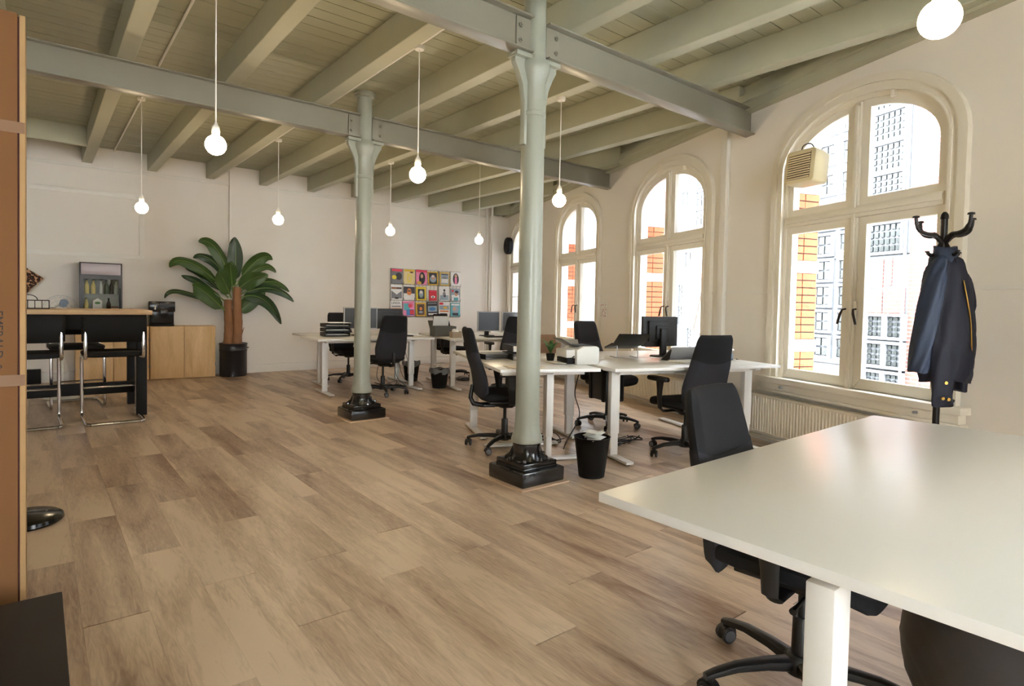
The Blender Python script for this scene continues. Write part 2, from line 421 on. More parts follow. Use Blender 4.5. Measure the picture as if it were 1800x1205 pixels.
    for sx in (-1, 1):
        g = G(); g.box(min(.802*sx,1.2*sx), max(.802*sx,1.2*sx), .192, .46, .3, 2.42)
        rv = g.obj('brick_reveal', MORTAR, r, smooth=False)
        if sx == 1: continue
        lo = .33
        for b0 in (.84, 1.57, 2.30):
            nr = round((b0-lo)/.071); rh_ = (b0-lo)/nr
            for q in range(nr):
                for (ya, yb2) in ((.198,.285),(.293,.455)):
                    g = G(); g.box(-1.15, -.79+random.uniform(-.003,.003), ya, yb2, lo+q*rh_+.005, lo+(q+1)*rh_-.005); g.obj('brick', BRICK, rv, smooth=False)
            g = G(); g.box(-1.2,-.785,.195,.47,b0,b0+.11); g.obj('stone_band', STONE, rv, smooth=False); lo = b0+.11
    return r
for i, s0 in enumerate(S0): build_window(i+1, s0)
# the street side
g = G(); g.box(-9.4, 9, 0.2, .75, 3.05, 3.5, T); g.box(-9.4,9,.2,.6,-1.2,.30,T)
tag(g.obj('wall_outer_cornice', STONE, smooth=False), 'pale stone cornice outside the windows', kind='structure')
# opposite building across the narrow street
CONC = mat('pale_concrete', (84,87,92), .8, var=.08, vscale=1.5)
CONC2 = mat('concrete_frame', (100,102,106), .8)
BLOCK = mat('glass_block', (34,38,37), .25, var=.3, vscale=12)
OBR = brickmat('far_brick', (104,54,44), (84,46,40), (110,106,102))
OFF = 5.0
opp = thing('opposite_building', 'pale concrete building with glass block windows across the street', 'building', WP(0, OFF), WANG)
g = G(); g.box(-16, 8, 0, .4, -3, 10); g.obj('facade', CONC, opp, smooth=False)
def L2(s0, s1, z0, z1): return (-max(s0,s1), -min(s0,s1), z0, z1)
def block_window(s0, s1, z0, z1, nx, nz, dark=False):
    a, b, c, d = L2(s0, s1, z0, z1); m = .045
    g = G(); g.strip([(a-m,c-m),(b+m,c-m),(b+m,d+m),(a-m,d+m),(a-m,c-m)], [(a,c),(b,c),(b,d),(a,d),(a,c)], -.06, .0)
    f = g.obj('window', CONC2, opp, smooth=False)
    g = G(); dx = (b-a)/nx; dz = (d-c)/nz; e = .016
    for i in range(nx):
        for j in range(nz): g.box(a+i*dx+e, a+(i+1)*dx-e, -.03, .0, c+j*dz+e, c+(j+1)*dz-e)
    g.obj('glass_blocks', BLOCK, f, smooth=False)
for k_ in range(-1, 9):
    zc = 2.44 - .47*k_ if k_ < 5 else 2.44 + .55*(k_-4)
    block_window(4.12, 3.80, zc-.17, zc+.17, 2, 2); block_window(3.62, 3.34, zc-.17, zc+.17, 2, 2)
for z0, z1 in ((2.22,2.68),(3.12,3.5),(3.58,4.0),(4.08,4.52),(4.6,5.0),(5.1,5.5)): block_window(3.05, 2.45, z0, z1, 6, 4)
for z0, z1 in ((.81,1.15),(.33,.69),(-.15,.2)):
    block_window(3.0, 2.72, z0, z1, 3, 4); block_window(2.64, 2.34, z0, z1, 3, 4)
for s_, za in ((7.7,4.4),(7.7,3.9),(7.7,3.45),(8.1,2.45),(8.3,4.0),(9.0,3.4)): block_window(s_+.2, s_-.2, za-.18, za+.18, 2, 2)
for s_, za in ((8.42,1.6),(8.42,1.05),(7.6,.6),(7.3,.6),(8.0,.5)): block_window(s_+.13, s_-.13, za-.25, za+.22, 2, 4)
for s0_, s1_, z0, z1 in ((3.04,2.76,1.63,2.1),(3.04,2.76,1.2,1.58),(2.73,2.36,1.2,1.62),(2.73,2.6,1.66,2.1),(2.30,1.0,3.1,8.0),(2.30,1.0,.0,2.95),(9.4,8.75,-1,7),(12.5,10.2,-1,7),(7.2,6.6,-1,7),(7.9,7.45,1.3,2.1)):
    a, b, c, d = L2(s0_, s1_, z0, z1); g = G(); g.box(a, b, -.02, .0, c, d); g.obj('brick_panel', OBR, opp, smooth=False)
for z_ in (.25, 2.16, 3.05): 
    g = G(); g.box(-16, 8, -.012, .0, z_, z_+.015); g.obj('joint_line', BLKM, opp, smooth=False)
for s_ in (2.37, 4.24, 7.4, 8.75):
    g = G(); g.tube([(-s_,-.04,-3),(-s_,-.04,9)], .022); g.obj('drain_pipe', mat('grey_pipe',(120,126,134),.5), opp)
g = G(); g.box(-18, 10, .2, 9, -3.2, -3.0, T); tag(g.obj('street_ground', mat('asphalt',(120,120,122),.9), smooth=False), 'grey street below the windows', kind='structure')
g = G(); p0, p1 = WP(1.43,.62,2.15), WP(1.83,.62,.75); g.tube([p0, (p0+p1)/2, p1], [.015,.035,.055], 10)
tag(g.obj('slanted_flagpole', STONE), 'white slanted pole outside the second window', 'flagpole')

# ------------------------------------------------------------------ the other walls
g = G(); g.add([(XL-.2,far_y(XL),-.2),(8.4,far_y(8.4),-.2),(8.4,far_y(8.4)+.25,-.2),(XL-.2,far_y(XL)+.25,-.2),(XL-.2,far_y(XL),ZTOP),(8.4,far_y(8.4),ZTOP),(8.4,far_y(8.4)+.25,ZTOP),(XL-.2,far_y(XL)+.25,ZTOP)],
    [(0,3,2,1),(4,5,6,7),(0,1,5,4),(1,2,6,5),(2,3,7,6),(3,0,4,7)])
tag(g.obj('wall_back', WALL, smooth=False), 'white panelled far wall', kind='structure')
def holed(g, u0, u1, holes, z0, z1, zt, fn):             # wall slab with rectangular openings, fn(u, t, z) -> point
    def bx(a, b_, c, d): 
        g.add([fn(a,0,c),fn(b_,0,c),fn(b_,1,c),fn(a,1,c),fn(a,0,d),fn(b_,0,d),fn(b_,1,d),fn(a,1,d)], [(0,3,2,1),(4,5,6,7),(0,1,5,4),(1,2,6,5),(2,3,7,6),(3,0,4,7)])
    p_ = u0
    for h0, h1 in holes:
        bx(p_, h0, -.2, zt); bx(h0, h1, -.2, z0); bx(h0, h1, z1, zt); p_ = h1
    bx(p_, u1, -.2, zt)
HL = []; HF = [(-2.4,-.7)]; WZ0, WZ1 = .6, 2.9
g = G(); holed(g, YN-.2, 10.9, HL, WZ0, WZ1, ZTOP, lambda u, t, z: (XL-.2*t, u, z)); tag(g.obj('wall_left', WALL, smooth=False), 'white left wall', kind='structure')
g = G(); holed(g, XL-.2, 3.4, HF, WZ0, WZ1, ZTOP, lambda u, t, z: (u, YN-.2*t, z)); tag(g.obj('wall_front', WALL, smooth=False), 'white wall behind the camera', kind='structure')
for k_, (h0, h1, ax_) in enumerate([(*h, 'L') for h in HL]+[(*h, 'F') for h in HF]):  # unseen window, added so extra daylight brightens the room
    T_ = (TR(XL-.1,(h0+h1)/2,0)@RZ(PI/2)) if ax_ == 'L' else (TR((h0+h1)/2,YN-.1,0)@RZ(PI))
    r = struct('window_%d' % (7+k_), T_.translation, T_.to_euler().z, 'tall white window added behind the camera for daylight'); hw = (h1-h0)/2
    g = G(); g.strip([(-hw,WZ0),(hw,WZ0),(hw,WZ1),(-hw,WZ1),(-hw,WZ0)], [(-hw+.07,WZ0+.07),(hw-.07,WZ0+.07),(hw-.07,WZ1-.07),(-hw+.07,WZ1-.07),(-hw+.07,WZ0+.07)], -.04, .04); g.box(-.03,.03,-.03,.03,WZ0,WZ1); g.box(-hw,hw,-.03,.03,1.95,2.02); g.obj('frame', TRIMW, r, smooth=False)
    g = G(); g.box(-hw+.06,hw-.06,-.003,.003,WZ0+.06,WZ1-.06); g.obj('pane', PANE, r, smooth=False)
FT = TR(3, 10.5, 0) @ RZ(FANG)                         # far-wall frame: x along the wall from X=3, y into the wall
def fbox(g, x0, x1, o0, o1, z0, z1): return g.box(x0-3, x1-3, -o1, -o0, z0, z1, FT)
g = G(); fbox(g, 2.47, 2.86, 0, .045, 0, 3.38); fbox(g, 2.44, 2.475, 0, .06, 0, 3.38)
tag(g.obj('trim_1', WALL, smooth=False), 'shallow white pilaster on the far wall', kind='structure')
g = G(); fbox(g, XL, 7.9, 0, .025, 3.075, 3.115); tag(g.obj('trim_2', TRIMW, bev=.006), 'white moulding under the joists', kind='structure')
g = G(); fbox(g, XL, 7.7, 0, .006, 1.385, 1.397); tag(g.obj('trim_3', TRIMW), 'thin dado line across the far wall', kind='structure')
g = G()
for (a,b,c,d) in ((-1.9,1.26,1.80,1.86),(1.20,1.26,1.86,2.76),(-1.9,1.26,2.70,2.76)): fbox(g, a, b, 0, .016, c, d)
tag(g.obj('trim_4', TRIMW, bev=.004), 'raised rectangular panel moulding above the fridge', kind='structure')
for k_, x in enumerate((.86, 2.42, 2.62, 4.1, 5.1)):
    g = G(); fbox(g, x, x+.012, 0, .008, 3.115, 3.384); tag(g.obj('trim_%d' % (5+k_), TRIMW), 'narrow white batten between joist ends', kind='structure')
g = G(); fbox(g, XL, 7.75, 0, .022, 0, .13); fbox(g, XL, 7.75, 0, .032, .13, .155)
tag(g.obj('baseboard_back', TRIMW, bev=.004), 'white skirting along the far wall', kind='structure')
g = G(); fbox(g, 7.60, 8.15, 0, .12, 0, 3.12); tag(g.obj('trim_12', WALL, smooth=False), 'boxed white corner pier beside the pipes', kind='structure')
g = G()
g.box(-7.3,-6.0+.0,-.012,0,1.385,1.40,T)
for a, b in ((-3.3,-2.4),(-.66,.18),(1.92,2.9)): g.box(a, b, -.010, 0, 1.375, 1.40, T)
tag(g.obj('trim_13', TRIMW, smooth=False), 'thin dado line between the windows', kind='structure')
g = G(); g.box(-.52,-.43,-.05,0,.0,3.12,T)
tag(g.obj('trim_14', TRIMW, bev=.006), 'white boxed pipe casing beside the first window', kind='structure')
g = G(); g.box(-7.3,8.3,-.018,0,0,.10,T); tag(g.obj('baseboard_right', TRIMW, smooth=False), 'white skirting under the windows', kind='structure')
for k_, (x, o) in enumerate(((7.50,.07),(7.57,.07))):
    g = G(); px_ = FT @ Vector((x-3, -o, 0))
    if k_ == 0: pts = [(px_.x,px_.y,.0),(px_.x,px_.y,2.55),(px_.x-.02,px_.y-.02,2.62),(px_.x-.02,px_.y-.02,ZC)]
    else: pts = [(px_.x+.02,px_.y-.0,.0),(px_.x+.02,px_.y,2.5),(px_.x+.03,px_.y-.03,2.6),(px_.x+.03,px_.y-.03,ZC)]
    g.tube(pts, .02)
    for z_ in (1.55, 2.9): g.tube([(pts[0][0],pts[0][1],z_),(pts[0][0],pts[0][1],z_+.03)], .03)
    tag(g.obj('wall_pipe', TRIMW), ('left' if k_ == 0 else 'right')+'-hand white heating pipe in the far corner', 'pipe', 'corner pipes')

# radiators
def radiator(s0, s1, z0, z1, label):
    r = thing('radiator', label, 'radiator', WP(s0), WANG, 'radiators under the windows'); Lr = abs(s1-s0)
    g = G(); n = int(Lr/.033); pts = []
    for i in range(n+1):
        x = Lr*i/n; 
        pts += [(x, -.105),(x+.010,-.105),(x+.015,-.095),(x+.026,-.095)]
    pts = pts[:-3]; fr = [(p[0],p[1],z0+.012) for p in pts]; to = [(p[0],p[1],z1-.012) for p in pts]
    g.add(fr+to, [(i,i+1,len(pts)+i+1,len(pts)+i) for i in range(len(pts)-1)]); g.box(0,Lr,-.094,-.05,z0,z1); g.box(0,Lr,-.108,-.085,z1-.015,z1); g.box(0,Lr,-.108,-.085,z0,z0+.015)
    g.obj('panel', CREAM, r, smooth=False)
    g = G(); g.box(0.01,Lr-.01,-.11,-.03,z1,z1+.008); g.obj('top_grille', CREAM, r, smooth=False)
    g = G(); g.tube([(.04,-.06,.05),(Lr-.04,-.06,.05)], .012); g.tube([(.04,-.06,.05),(.04,-.06,z0)], .01); g.tube([(Lr-.04,-.06,.05),(Lr-.04,-.06,z0)], .01); g.obj('pipe', CREAM, r)
    return r
radiator(.02, -2.02, .09, .435, 'long cream ribbed radiator under the nearest window')
radiator(4.85, 3.02, .09, .42, 'cream ribbed radiator under the third window')
radiator(2.42, .75, .09, .42, 'cream ribbed radiator under the second window')

# ------------------------------------------------------------------ cast-iron columns and steel beams
ZB = 2.905
def column(x, y, label):
    r = thing('iron_column', label, 'column', (x, y, 0), 0, 'cast iron columns')
    g = G(); g.box(-.215,.215,-.215,.215,0,.010); g.obj('floor_trim', mat('pale_floor_trim',(196,168,140),.5), r, bev=.002)
    g = G(); g.box(-.19,.19,-.19,.19,.010,.112); g.obj('plinth', BLACKG, r, bev=.014)
    g = G(); g.box(-.155,.155,-.155,.155,.112,.125); g.box(-.15,.15,-.15,.15,.122,.155); g.obj('upper_plinth', BLACKG, r, bev=.006)
    g = G(); g.lathe([(.118,.155),(.112,.165),(.098,.185),(.092,.225),(.098,.245),(.098,.262),(.09,.266)], 24); ft = g.obj('foot', BLACKG, r)
    for k_ in range(4):
        a = PI/4 + k_*PI/2; Tm = RZ(a)
        g = G(); g.prism([(.09,.155),(.152,.155),(.148,.172),(.12,.19),(.10,.235),(.09,.235)], -.011, .011, Tm); g.obj('gusset', BLACKG, ft)
        g = G(); g.lathe([(.016,0),(.016,.018),(.011,.026)], 8, (.135*math.cos(a+PI/4)*1.12, .135*math.sin(a+PI/4)*1.12, .155)); g.obj('bolt', BLACKG, ft)
    g = G(); g.lathe([(.095,.266),(.108,.272),(.110,.29),(.104,.31),(.093,.345),(.086,.40),(.084,.55),(.082,1.6),(.080,2.50)], 32)
    sh = g.obj('shaft', COLM, r)
    g = G(); g.lathe([(.080,2.5),(.086,2.505),(.086,2.53),(.079,2.535),(.078,2.72),(.084,2.74),(.10,2.79),(.108,2.815),(.108,2.85),(.10,2.87),(.085,2.875),(.079,2.90)], 32); g.obj('capital', COLM, r)
    g = G(); g.lathe([(.077,2.88),(.076,3.33),(.10,3.335),(.10,3.36),(.11,3.365),(.11,3.384)], 28); g.obj('upper_shaft', COLM, r)
    for sx in (-1, 1):
        g = G(); g.prism([(.07*sx,2.30),(.098*sx,2.31),(.098*sx,2.60),(.115*sx,2.70),(.155*sx,2.79),(.185*sx,2.84),(.185*sx,2.872),(.07*sx,2.872)], -.024, .024)
        br = g.obj('bracket', COLM, r, bev=.005)
        g = G(); g.box(min(.06*sx,.195*sx), max(.06*sx,.195*sx), -.055, .055, 2.872, 2.902); g.obj('bracket_plate', COLM, br, bev=.003)
    return r
CX1, CY1, CX2, CY2 = 2.663, 5.856, 2.657, 3.135
column(CX2, CY2, 'grey-green iron column on a glossy black plinth, nearer one beside the wastebasket')
column(CX1, CY1, 'grey-green iron column on a glossy black plinth, farther one by the left desks')
def beam(x0, x1, y, label, end):
    r = thing('steel_beam', label, 'beam', (x0, y, ZB), 0, 'steel beams'); Lb = x1-x0
    g = G(); g.box(0,Lb,-.06,.06,0,.012); g.obj('lower_flange', STEEL, r, bev=.003)
    g = G(); g.box(0,Lb,-.006,.006,.012,.228); g.obj('web', STEEL, r, smooth=False)
    g = G(); g.box(0,Lb,-.06,.06,.228,.239); g.obj('upper_flange', STEEL, r, bev=.003)
    xs = Lb-.06 if end > 0 else .06
    g = G(); g.box(xs-.06, xs+.06, -.02, -.006, .018, .222); pl = g.obj('splice_plate', STEEL, r, bev=.003)
    for dx in (-.03,):
        for z in (.065, .165):
            g = G(); g.tube([(xs+dx*end,-.02,z),(xs+dx*end,-.034,z)], .017, 6); g.tube([(xs+dx*end,-.034,z),(xs+dx*end,-.044,z)], .009, 8); g.obj('bolt', STEEL, pl, smooth=False)
    return r
beam(XL, CX2-.07, CY2-.02, 'painted steel beam left of the nearer column', 1)
beam(CX2+.07, wall_x(CY2)+.06, CY2-.02, 'painted steel beam from the nearer column to the window wall', -1)
beam(XL, CX1-.07, CY1-.02, 'painted steel beam left of the farther column', 1)
beam(CX1+.07, wall_x(CY1)+.06, CY1-.02, 'painted steel beam from the farther column to the window wall', -1)

# ------------------------------------------------------------------ pendant bulbs and ceiling conduits
BULBM = mat('lit_bulb', (255,244,225), .3, emit=(255,228,186), estr=BULB)
SOCK = mat('white_socket', (236,234,228), .35)
pend = None
def pendant(x, y, z, ztop, label):
    global pend
    r = thing('pendant_lamp', label, 'lamp', (x, y, z), 0, 'bare bulb pendants')
    g = G(); pr = [(.0001,-.0625)]
    for k_ in range(1, 12): t = PI*k_/12 - PI/2; pr.append((.0625*math.cos(t), .0625*math.sin(t)))
    pr = [(r_, z_) for r_, z_ in pr if z_ < .056] + [(.022,.060),(.018,.064)]
    g.lathe(pr, 28); g.obj('bulb', BULBM, r)
    g = G(); g.lathe([(.018,.060),(.023,.063),(.025,.085),(.022,.115),(.012,.13),(.006,.145)], 20); g.obj('socket', SOCK, r)
    g = G(); g.tube([(0,0,.145),(0,0,ztop-z)], .0045, 8); g.obj('cord', SOCK, r)
    g = G(); g.lathe([(.035,-.03),(.04,-.02),(.04,0)], 16, (0,0,ztop-z)); g.obj('ceiling_rose', SOCK, r)
ROWX = (.90, 2.285, 3.82, 5.27)
pendant(.89, 4.17, 2.2, ZC, 'lit bare globe bulb hanging left, in front of the far steel beam')
pendant(.89, 7.62, 2.2, ZC, 'lit globe bulb hanging above the bar table, farthest left')
pendant(2.285, 7.453, 2.2, 3.17, 'lit globe bulb hanging right of the banana plant')
pendant(2.27, 4.03, 2.2, 3.17, 'lit globe bulb hanging between the two columns')
pendant(3.777, 7.444, 2.2, ZJ, 'lit globe bulb hanging above the magazine rack')
pendant(5.27, 7.445, 2.2, ZC, 'lit globe bulb hanging above the pair of grey monitors')
pendant(3.786, 4.07, 2.2, ZJ, 'lit globe bulb hanging right of the nearer column')
pendant(2.348, .686, 2.2, ZC, 'largest lit globe bulb, at the top right above the near desk')
for k_, (x, z, ya, yb_) in enumerate(((.89, 3.373, YN, far_y(.94)), (2.262, 3.175, YN, far_y(2.285)))):
    g = G(); g.tube([(x,ya,z),(x,yb_,z)], .011); 
    tag(g.obj('ceiling_conduit', SOCK), ('white conduit on the ceiling boards above the bar table' if k_ == 0 else 'white conduit along a joist, running past the farther column'), 'conduit', 'ceiling conduits')
# ------------------------------------------------------------------ desks
def desk(label, x, y, ang, Lx, D, h=.74, leg_y=.38, f0=.06, f1=.72, group='white office desks', legs=(.14, None), br=True):
    r = thing('desk', label, 'desk', (x, y, 0), math.radians(ang), group)
    g = G(); g.box(0, Lx, 0, D, h-.025, h); g.obj('desktop', WHITE_TOP, r, bev=.002)
    for xl in (legs[0], Lx-.14 if legs[1] is None else legs[1]):
        g = G(); g.box(xl-.04, xl+.04, leg_y-.028, leg_y+.028, .20, h-.05); g.box(xl-.034, xl+.034, leg_y-.023, leg_y+.023, .03, .21)
        lg = g.obj('leg', WHITE_MET, r, bev=.004)
        g = G(); g.box(xl-.035, xl+.035, f0, f1, .008, .03); ft = g.obj('foot', WHITE_MET, r, bev=.006)
        for yy in (f0+.03, f1-.03):
            g = G(); g.lathe([(.016,0),(.016,.009)], 10, (xl, yy, 0)); g.obj('glide', PLAS, ft)
        if not br: continue
        g = G(); g.box(xl-.03, xl+.03, leg_y-.14, leg_y+.14, h-.055, h-.025); g.obj('bracket', WHITE_MET, r, bev=.003)
    if not br: return r
    g = G()
    for yy in (leg_y-.06, leg_y+.06): g.box(legs[0], (Lx-.14 if legs[1] is None else legs[1]), yy-.012, yy+.012, h-.07, h-.03)
    g.obj('rail', WHITE_MET, r, smooth=False)
    return r
A1, A2, A3 = -4., -14., -18.
def loc(ox, oy, a, al, de):
    a = math.radians(a); return (ox+al*math.cos(a)-de*math.sin(a), oy+al*math.sin(a)+de*math.cos(a))
NEAR = (1.15, .04)
desk('large white desk in the right foreground', 1.15, .04, 1.2, 1.9, 1.0, leg_y=.46, f0=.12, f1=.85, legs=(.075, 1.78), br=False)
P1 = (2.72, 7.27); P2 = (4.42, 6.87); P3 = (3.41, 3.0)
desk('white desk by the farther column, nearer of the back-to-back left pair', *P1, A1, 1.62, .8, legs=(.2, 1.44))
desk('white desk of the left pair nearest the far wall', *loc(*P1, A1, .1, .82), A1, 1.62, .8, leg_y=.42, f0=.08, f1=.74, legs=(.3, 1.5))
desk('white desk carrying the two grey monitors', *P2, A2, 1.6, .8, legs=(.16, 1.44))
desk('white desk behind the two grey monitors', *loc(*P2, A2, 0, .82), A2, 1.6, .8, leg_y=.42)
desk('white desk running from the wastebasket to the nearest window', *P3, A3, 1.62, .8, .75, leg_y=.25, f0=-.02, f1=.62)
desk('white desk under the black monitor back, facing the second window', *loc(*P3, A3, 0, .81), A3, 1.62, .8, .75, leg_y=.25, f0=.1, f1=.7)
d1 = desk('white end desk with the laser printer, behind the nearer column', *loc(*P3, A3, -.87, .15), A3-4, .80, .92, .745, leg_y=.42, f0=.1, f1=.8, legs=(.36, .62))
for c in list(d1.children): 
    if c.name.split('.')[0] in ('leg','foot','bracket','rail'):
        for k_ in list(c.children): bpy.data.objects.remove(k_)
        bpy.data.objects.remove(c)
for yl in (.20, .70):
    g = G(); g.box(.42, .478, yl-.04, yl+.04, .20, .69); g.box(.426,.472,yl-.034,yl+.034,.03,.21); g.obj('leg', WHITE_MET, d1, bev=.004)
    g = G(); g.box(.06, .72, yl-.035, yl+.035, .008, .03); g.obj('foot', WHITE_MET, d1, bev=.006)
    g = G(); g.box(.06, .74, yl-.03, yl+.03, .68, .72); g.obj('bracket', WHITE_MET, d1, bev=.003)
desk('white end desk farther behind the nearer column', *loc(*P3, A3, -.81, 1.08), A3-4, .80, .86, .745, leg_y=.5)

# ------------------------------------------------------------------ office chairs
def superell(w, d, n=26, p=3.2, cx=0., cy=0.):
    out = []
    for k_ in range(n):
        t = 2*PI*k_/n; c, s_ = math.cos(t), math.sin(t)
        out.append((cx+w/2*math.copysign(abs(c)**(2/p), c), cy+d/2*math.copysign(abs(s_)**(2/p), s_)))
    return out
def chair_proto():
    r = thing('office_chair', 'x', 'chair', (0,0,0), 0, 'black office swivel chairs')
    # facing +y
    g = G(); rings = []
    for v, sw, zt in ((0,.80,-.004),(.06,.93,.0),(.2,1.,.0),(.5,1.,.0),(.75,.98,.0),(.9,.93,-.008),(.97,.85,-.02),(1.,.70,-.035)):
        yy = -.22 + .46*v; wd = .47*sw
        pts = superell(wd, .075 if 0.03 < v < .98 else .045, 24, 3.5)
        rings.append([(a, yy, .468+b+zt+.012*(2*a/.47)**2) for a, b in pts])
    g.loft(rings); g.obj('seat', FAB, r)
    g = G(); g.box(-.16,.16,-.16,.17,.415,.435); g.lathe([(.05,.36),(.09,.40),(.10,.418)], 16); g.box(-.055,.055,-.12,.14,.375,.42); me_ = g.obj('seat_mechanism', PLAS, r, bev=.006)
    g = G(); g.tube([(.05,.05,.40),(.22,.06,.405),(.255,.06,.40)], [.006,.006,.011], 8); g.obj('lever', PLAS, me_)
    # backrest: tall tapering shell leaning back, upper panel and lower cover meet in a curved seam
    def back_pt(v, u):                                  # v 0..1 up, u -1..1 across -> centre point and half thickness
        z = .47 + .575*v
        hw = (.222 - .058*max(0,(v-.25))**1.15*1.25) if v > .25 else .205+.017*(v/.25)
        yb = -.235 - .105*v + .018*math.sin(min(1,v/.55)*PI) - .02*v*v
        curv = .030*u*u
        return Vector((hw*u, yb+curv, z)), .036 - .010*v
    def back_part(v0f, v1f, name, m, grow, ends):
        NU, NV = 14, 14; fr, bk = [], []
        for j in range(NV+1):
            rowf, rowb = [], []
            for i in range(NU+1):
                u = -1+2*i/NU; v0, v1 = v0f(u), v1f(u); v = v0+(v1-v0)*j/NV
                p, th = back_pt(v, u)
                e = max(0, 1-((1-abs(u))/.16)) ; ez = 0
                if ends[1] and v > .93: ez = max(ez, (v-.93)/.07)
                if ends[0] and v < .05: ez = max(ez, (.05-v)/.05)
                k_ = math.sqrt(max(0.02, 1-min(1,e)**2*.92))*math.sqrt(max(.03, 1-min(1,ez)**2*.9))
                # rounded corners
                sx = 1.
                if ends[1] and v > .90: sx = 1-.10*((v-.90)/.10)**2.2
                if ends[0] and v < .12: sx = 1-.14*((.12-v)/.12)**2
                p = Vector((p.x*sx, p.y, p.z))
                tk = th*k_+grow
                rowf.append(p+Vector((0,tk,0))); rowb.append(p-Vector((0,tk,0)))
            fr.append(rowf); bk.append(rowb)
        g = G(); n = NU+1; vs = [p for row in fr for p in row]+[p for row in bk for p in row]; o = n*(NV+1); fs = []
        for j in range(NV):
            for i in range(NU):
                fs.append((j*n+i,j*n+i+1,(j+1)*n+i+1,(j+1)*n+i)); fs.append((o+j*n+i,o+(j+1)*n+i,o+(j+1)*n+i+1,o+j*n+i+1))
        for i in range(NU): fs += [(i,o+i,o+i+1,i+1),(NV*n+i,NV*n+i+1,o+NV*n+i+1,o+NV*n+i)]
        for j in range(NV): fs += [(j*n,(j+1)*n,o+(j+1)*n,o+j*n),(j*n+NU,o+j*n+NU,o+(j+1)*n+NU,(j+1)*n+NU)]
        g.add(vs, fs); return g.obj(name, m, r, ang=60)
    seam = lambda u: .60+.065*u*u
    back_part(lambda u: 0., seam, 'backrest', FAB2, .002, (True, False))
    back_part(lambda u: seam(u)-.012, lambda u: 1., 'upper_backrest', FAB, .0, (False, True))
    g = G(); g.tube([(0,-.10,.395),(0,-.20,.385),(0,-.275,.40),(0,-.30,.45),(0,-.285,.56)], [.02,.022,.022,.02,.016], 10); g.box(-.07,.07,-.20,-.10,.375,.40); g.obj('back_bracket', PLAS, r, bev=.004)
    for sx in (-1, 1):
        g = G(); rings = []
        for x, yy, z, a, b in ((.13,.0,.405,.05,.02),(.23,.0,.405,.05,.02),(.268,.0,.43,.05,.022),(.275,.0,.50,.055,.022),(.278,-.005,.58,.07,.022),(.278,-.005,.655,.10,.024)):
            flat = x < .25
            rings.append([(sx*(x+(0 if flat else .5*b*math.cos(t))), yy+a*.5*math.sin(t) if not flat else yy+a*.5*math.sin(t), z+(b*.5*math.cos(t) if flat else 0)) for t in (2*PI*k_/12 for k_ in range(12))])
        g.loft(rings); ar = g.obj('armrest', PLAS, r)
        g = G(); ps = superell(.085,.25,22,3.); g.loft([[(sx*.278+a*.9,b*.95+.02,.655) for a,b in ps],[(sx*.278+a,b+.02,.665) for a,b in ps],[(sx*.278+a,b+.02,.678) for a,b in ps],[(sx*.278+a*.88,b*.93+.02,.688) for a,b in ps]]); g.obj('arm_pad', PLAS, ar)
    g = G(); g.lathe([(.032,.07),(.030,.10),(.028,.24),(.025,.245)], 16); g.lathe([(.014,.24),(.014,.40)], 14); g.obj('gas_lift', PLAS, r)
    g = G(); g.lathe([(.045,.062),(.055,.07),(.05,.11),(.035,.125)], 20); hub = g.obj('base_hub', PLAS, r)
    for k_ in range(5):
        a = 2*PI*k_/5 + PI/2 + .31; Tm = RZ(a)
        g = G(); rings = []
        for x, z, wd, ht in ((.03,.092,.052,.045),(.12,.098,.044,.036),(.22,.094,.038,.030),(.29,.080,.034,.026),(.325,.070,.028,.020)):
            rings.append([Tm @ Vector((x, p[0], z+p[1])) for p in superell(wd, ht, 12, 3.)])
        g.loft(rings); arm = g.obj('base_arm', PLAS, r)
        g = G(); g.tube([Tm@Vector((.31,0,.072)), Tm@Vector((.31,0,.045))], .012, 8)
        Tc = Tm @ TR(.312, 0, .028) @ RZ(.7*k_)
        g.prism([(.030*math.cos(t),.030*math.sin(t)) for t in (PI*q/8 for q in range(9))], -.012, .012, Tc @ TR(-.006,0,.003))
        for q in (-1,1): g.loft([[Tc @ Vector((rr*math.cos(t), yy, rr*math.sin(t))) for t in (2*PI*m_/16 for m_ in range(16))] for rr, yy in ((.022,q*.010),(.028,q*.013),(.028,q*.024),(.022,q*.027))])
        g.obj('caster', PLAS, arm)
        for q in (-1,1):
            g = G(); g.loft([[Tc @ Vector((rr*math.cos(t), yy, rr*math.sin(t))) for t in (2*PI*m_/16 for m_ in range(16))] for rr, yy in ((.021,q*.0272),(.016,q*.0285))]); g.obj('caster_cap', GREYP, arm)
    return r
proto = chair_proto()
def face(dx, dy): return math.atan2(dy, dx) - PI/2
CH = [
 ((1.90,.86), face(.10,-1.), -.03, 'black fabric office chair tucked under the near white desk'),
 ((3.12,3.98), face(.90,-.44), -.02, 'black office chair seen side-on, left of the nearer column'),
 ((4.22,2.93), face(.25,.97), -.03, 'black office chair seen from behind, in front of the radiator'),
 ((4.56,4.10), face(.10,-1.), 0.02, 'black office chair facing the camera behind the monitor desk, by the second window'),
 ((3.58,7.22), face(-.02,1.), .01, 'black office chair with its back turned, right behind the farther column'),
 ((3.75,8.74), face(.15,-1), 0., 'black office chair at the far side of the left desk pair'),
 ((5.42,8.33), face(.25,-1), 0., 'black office chair behind the grey cardboard boxes, near the magazine rack'),
 ((5.10,6.46), face(.22,1), .02, 'black office chair half hidden behind the nearer column, before the grey monitors'),
]
for k_, (xy, rz, dz, lab) in enumerate(CH):
    c = proto if k_ == 0 else dup(proto, (xy[0], xy[1], 0), rz, lab)
    c.location = (xy[0], xy[1], 0); c.rotation_euler = (0,0,rz); c['label'] = lab
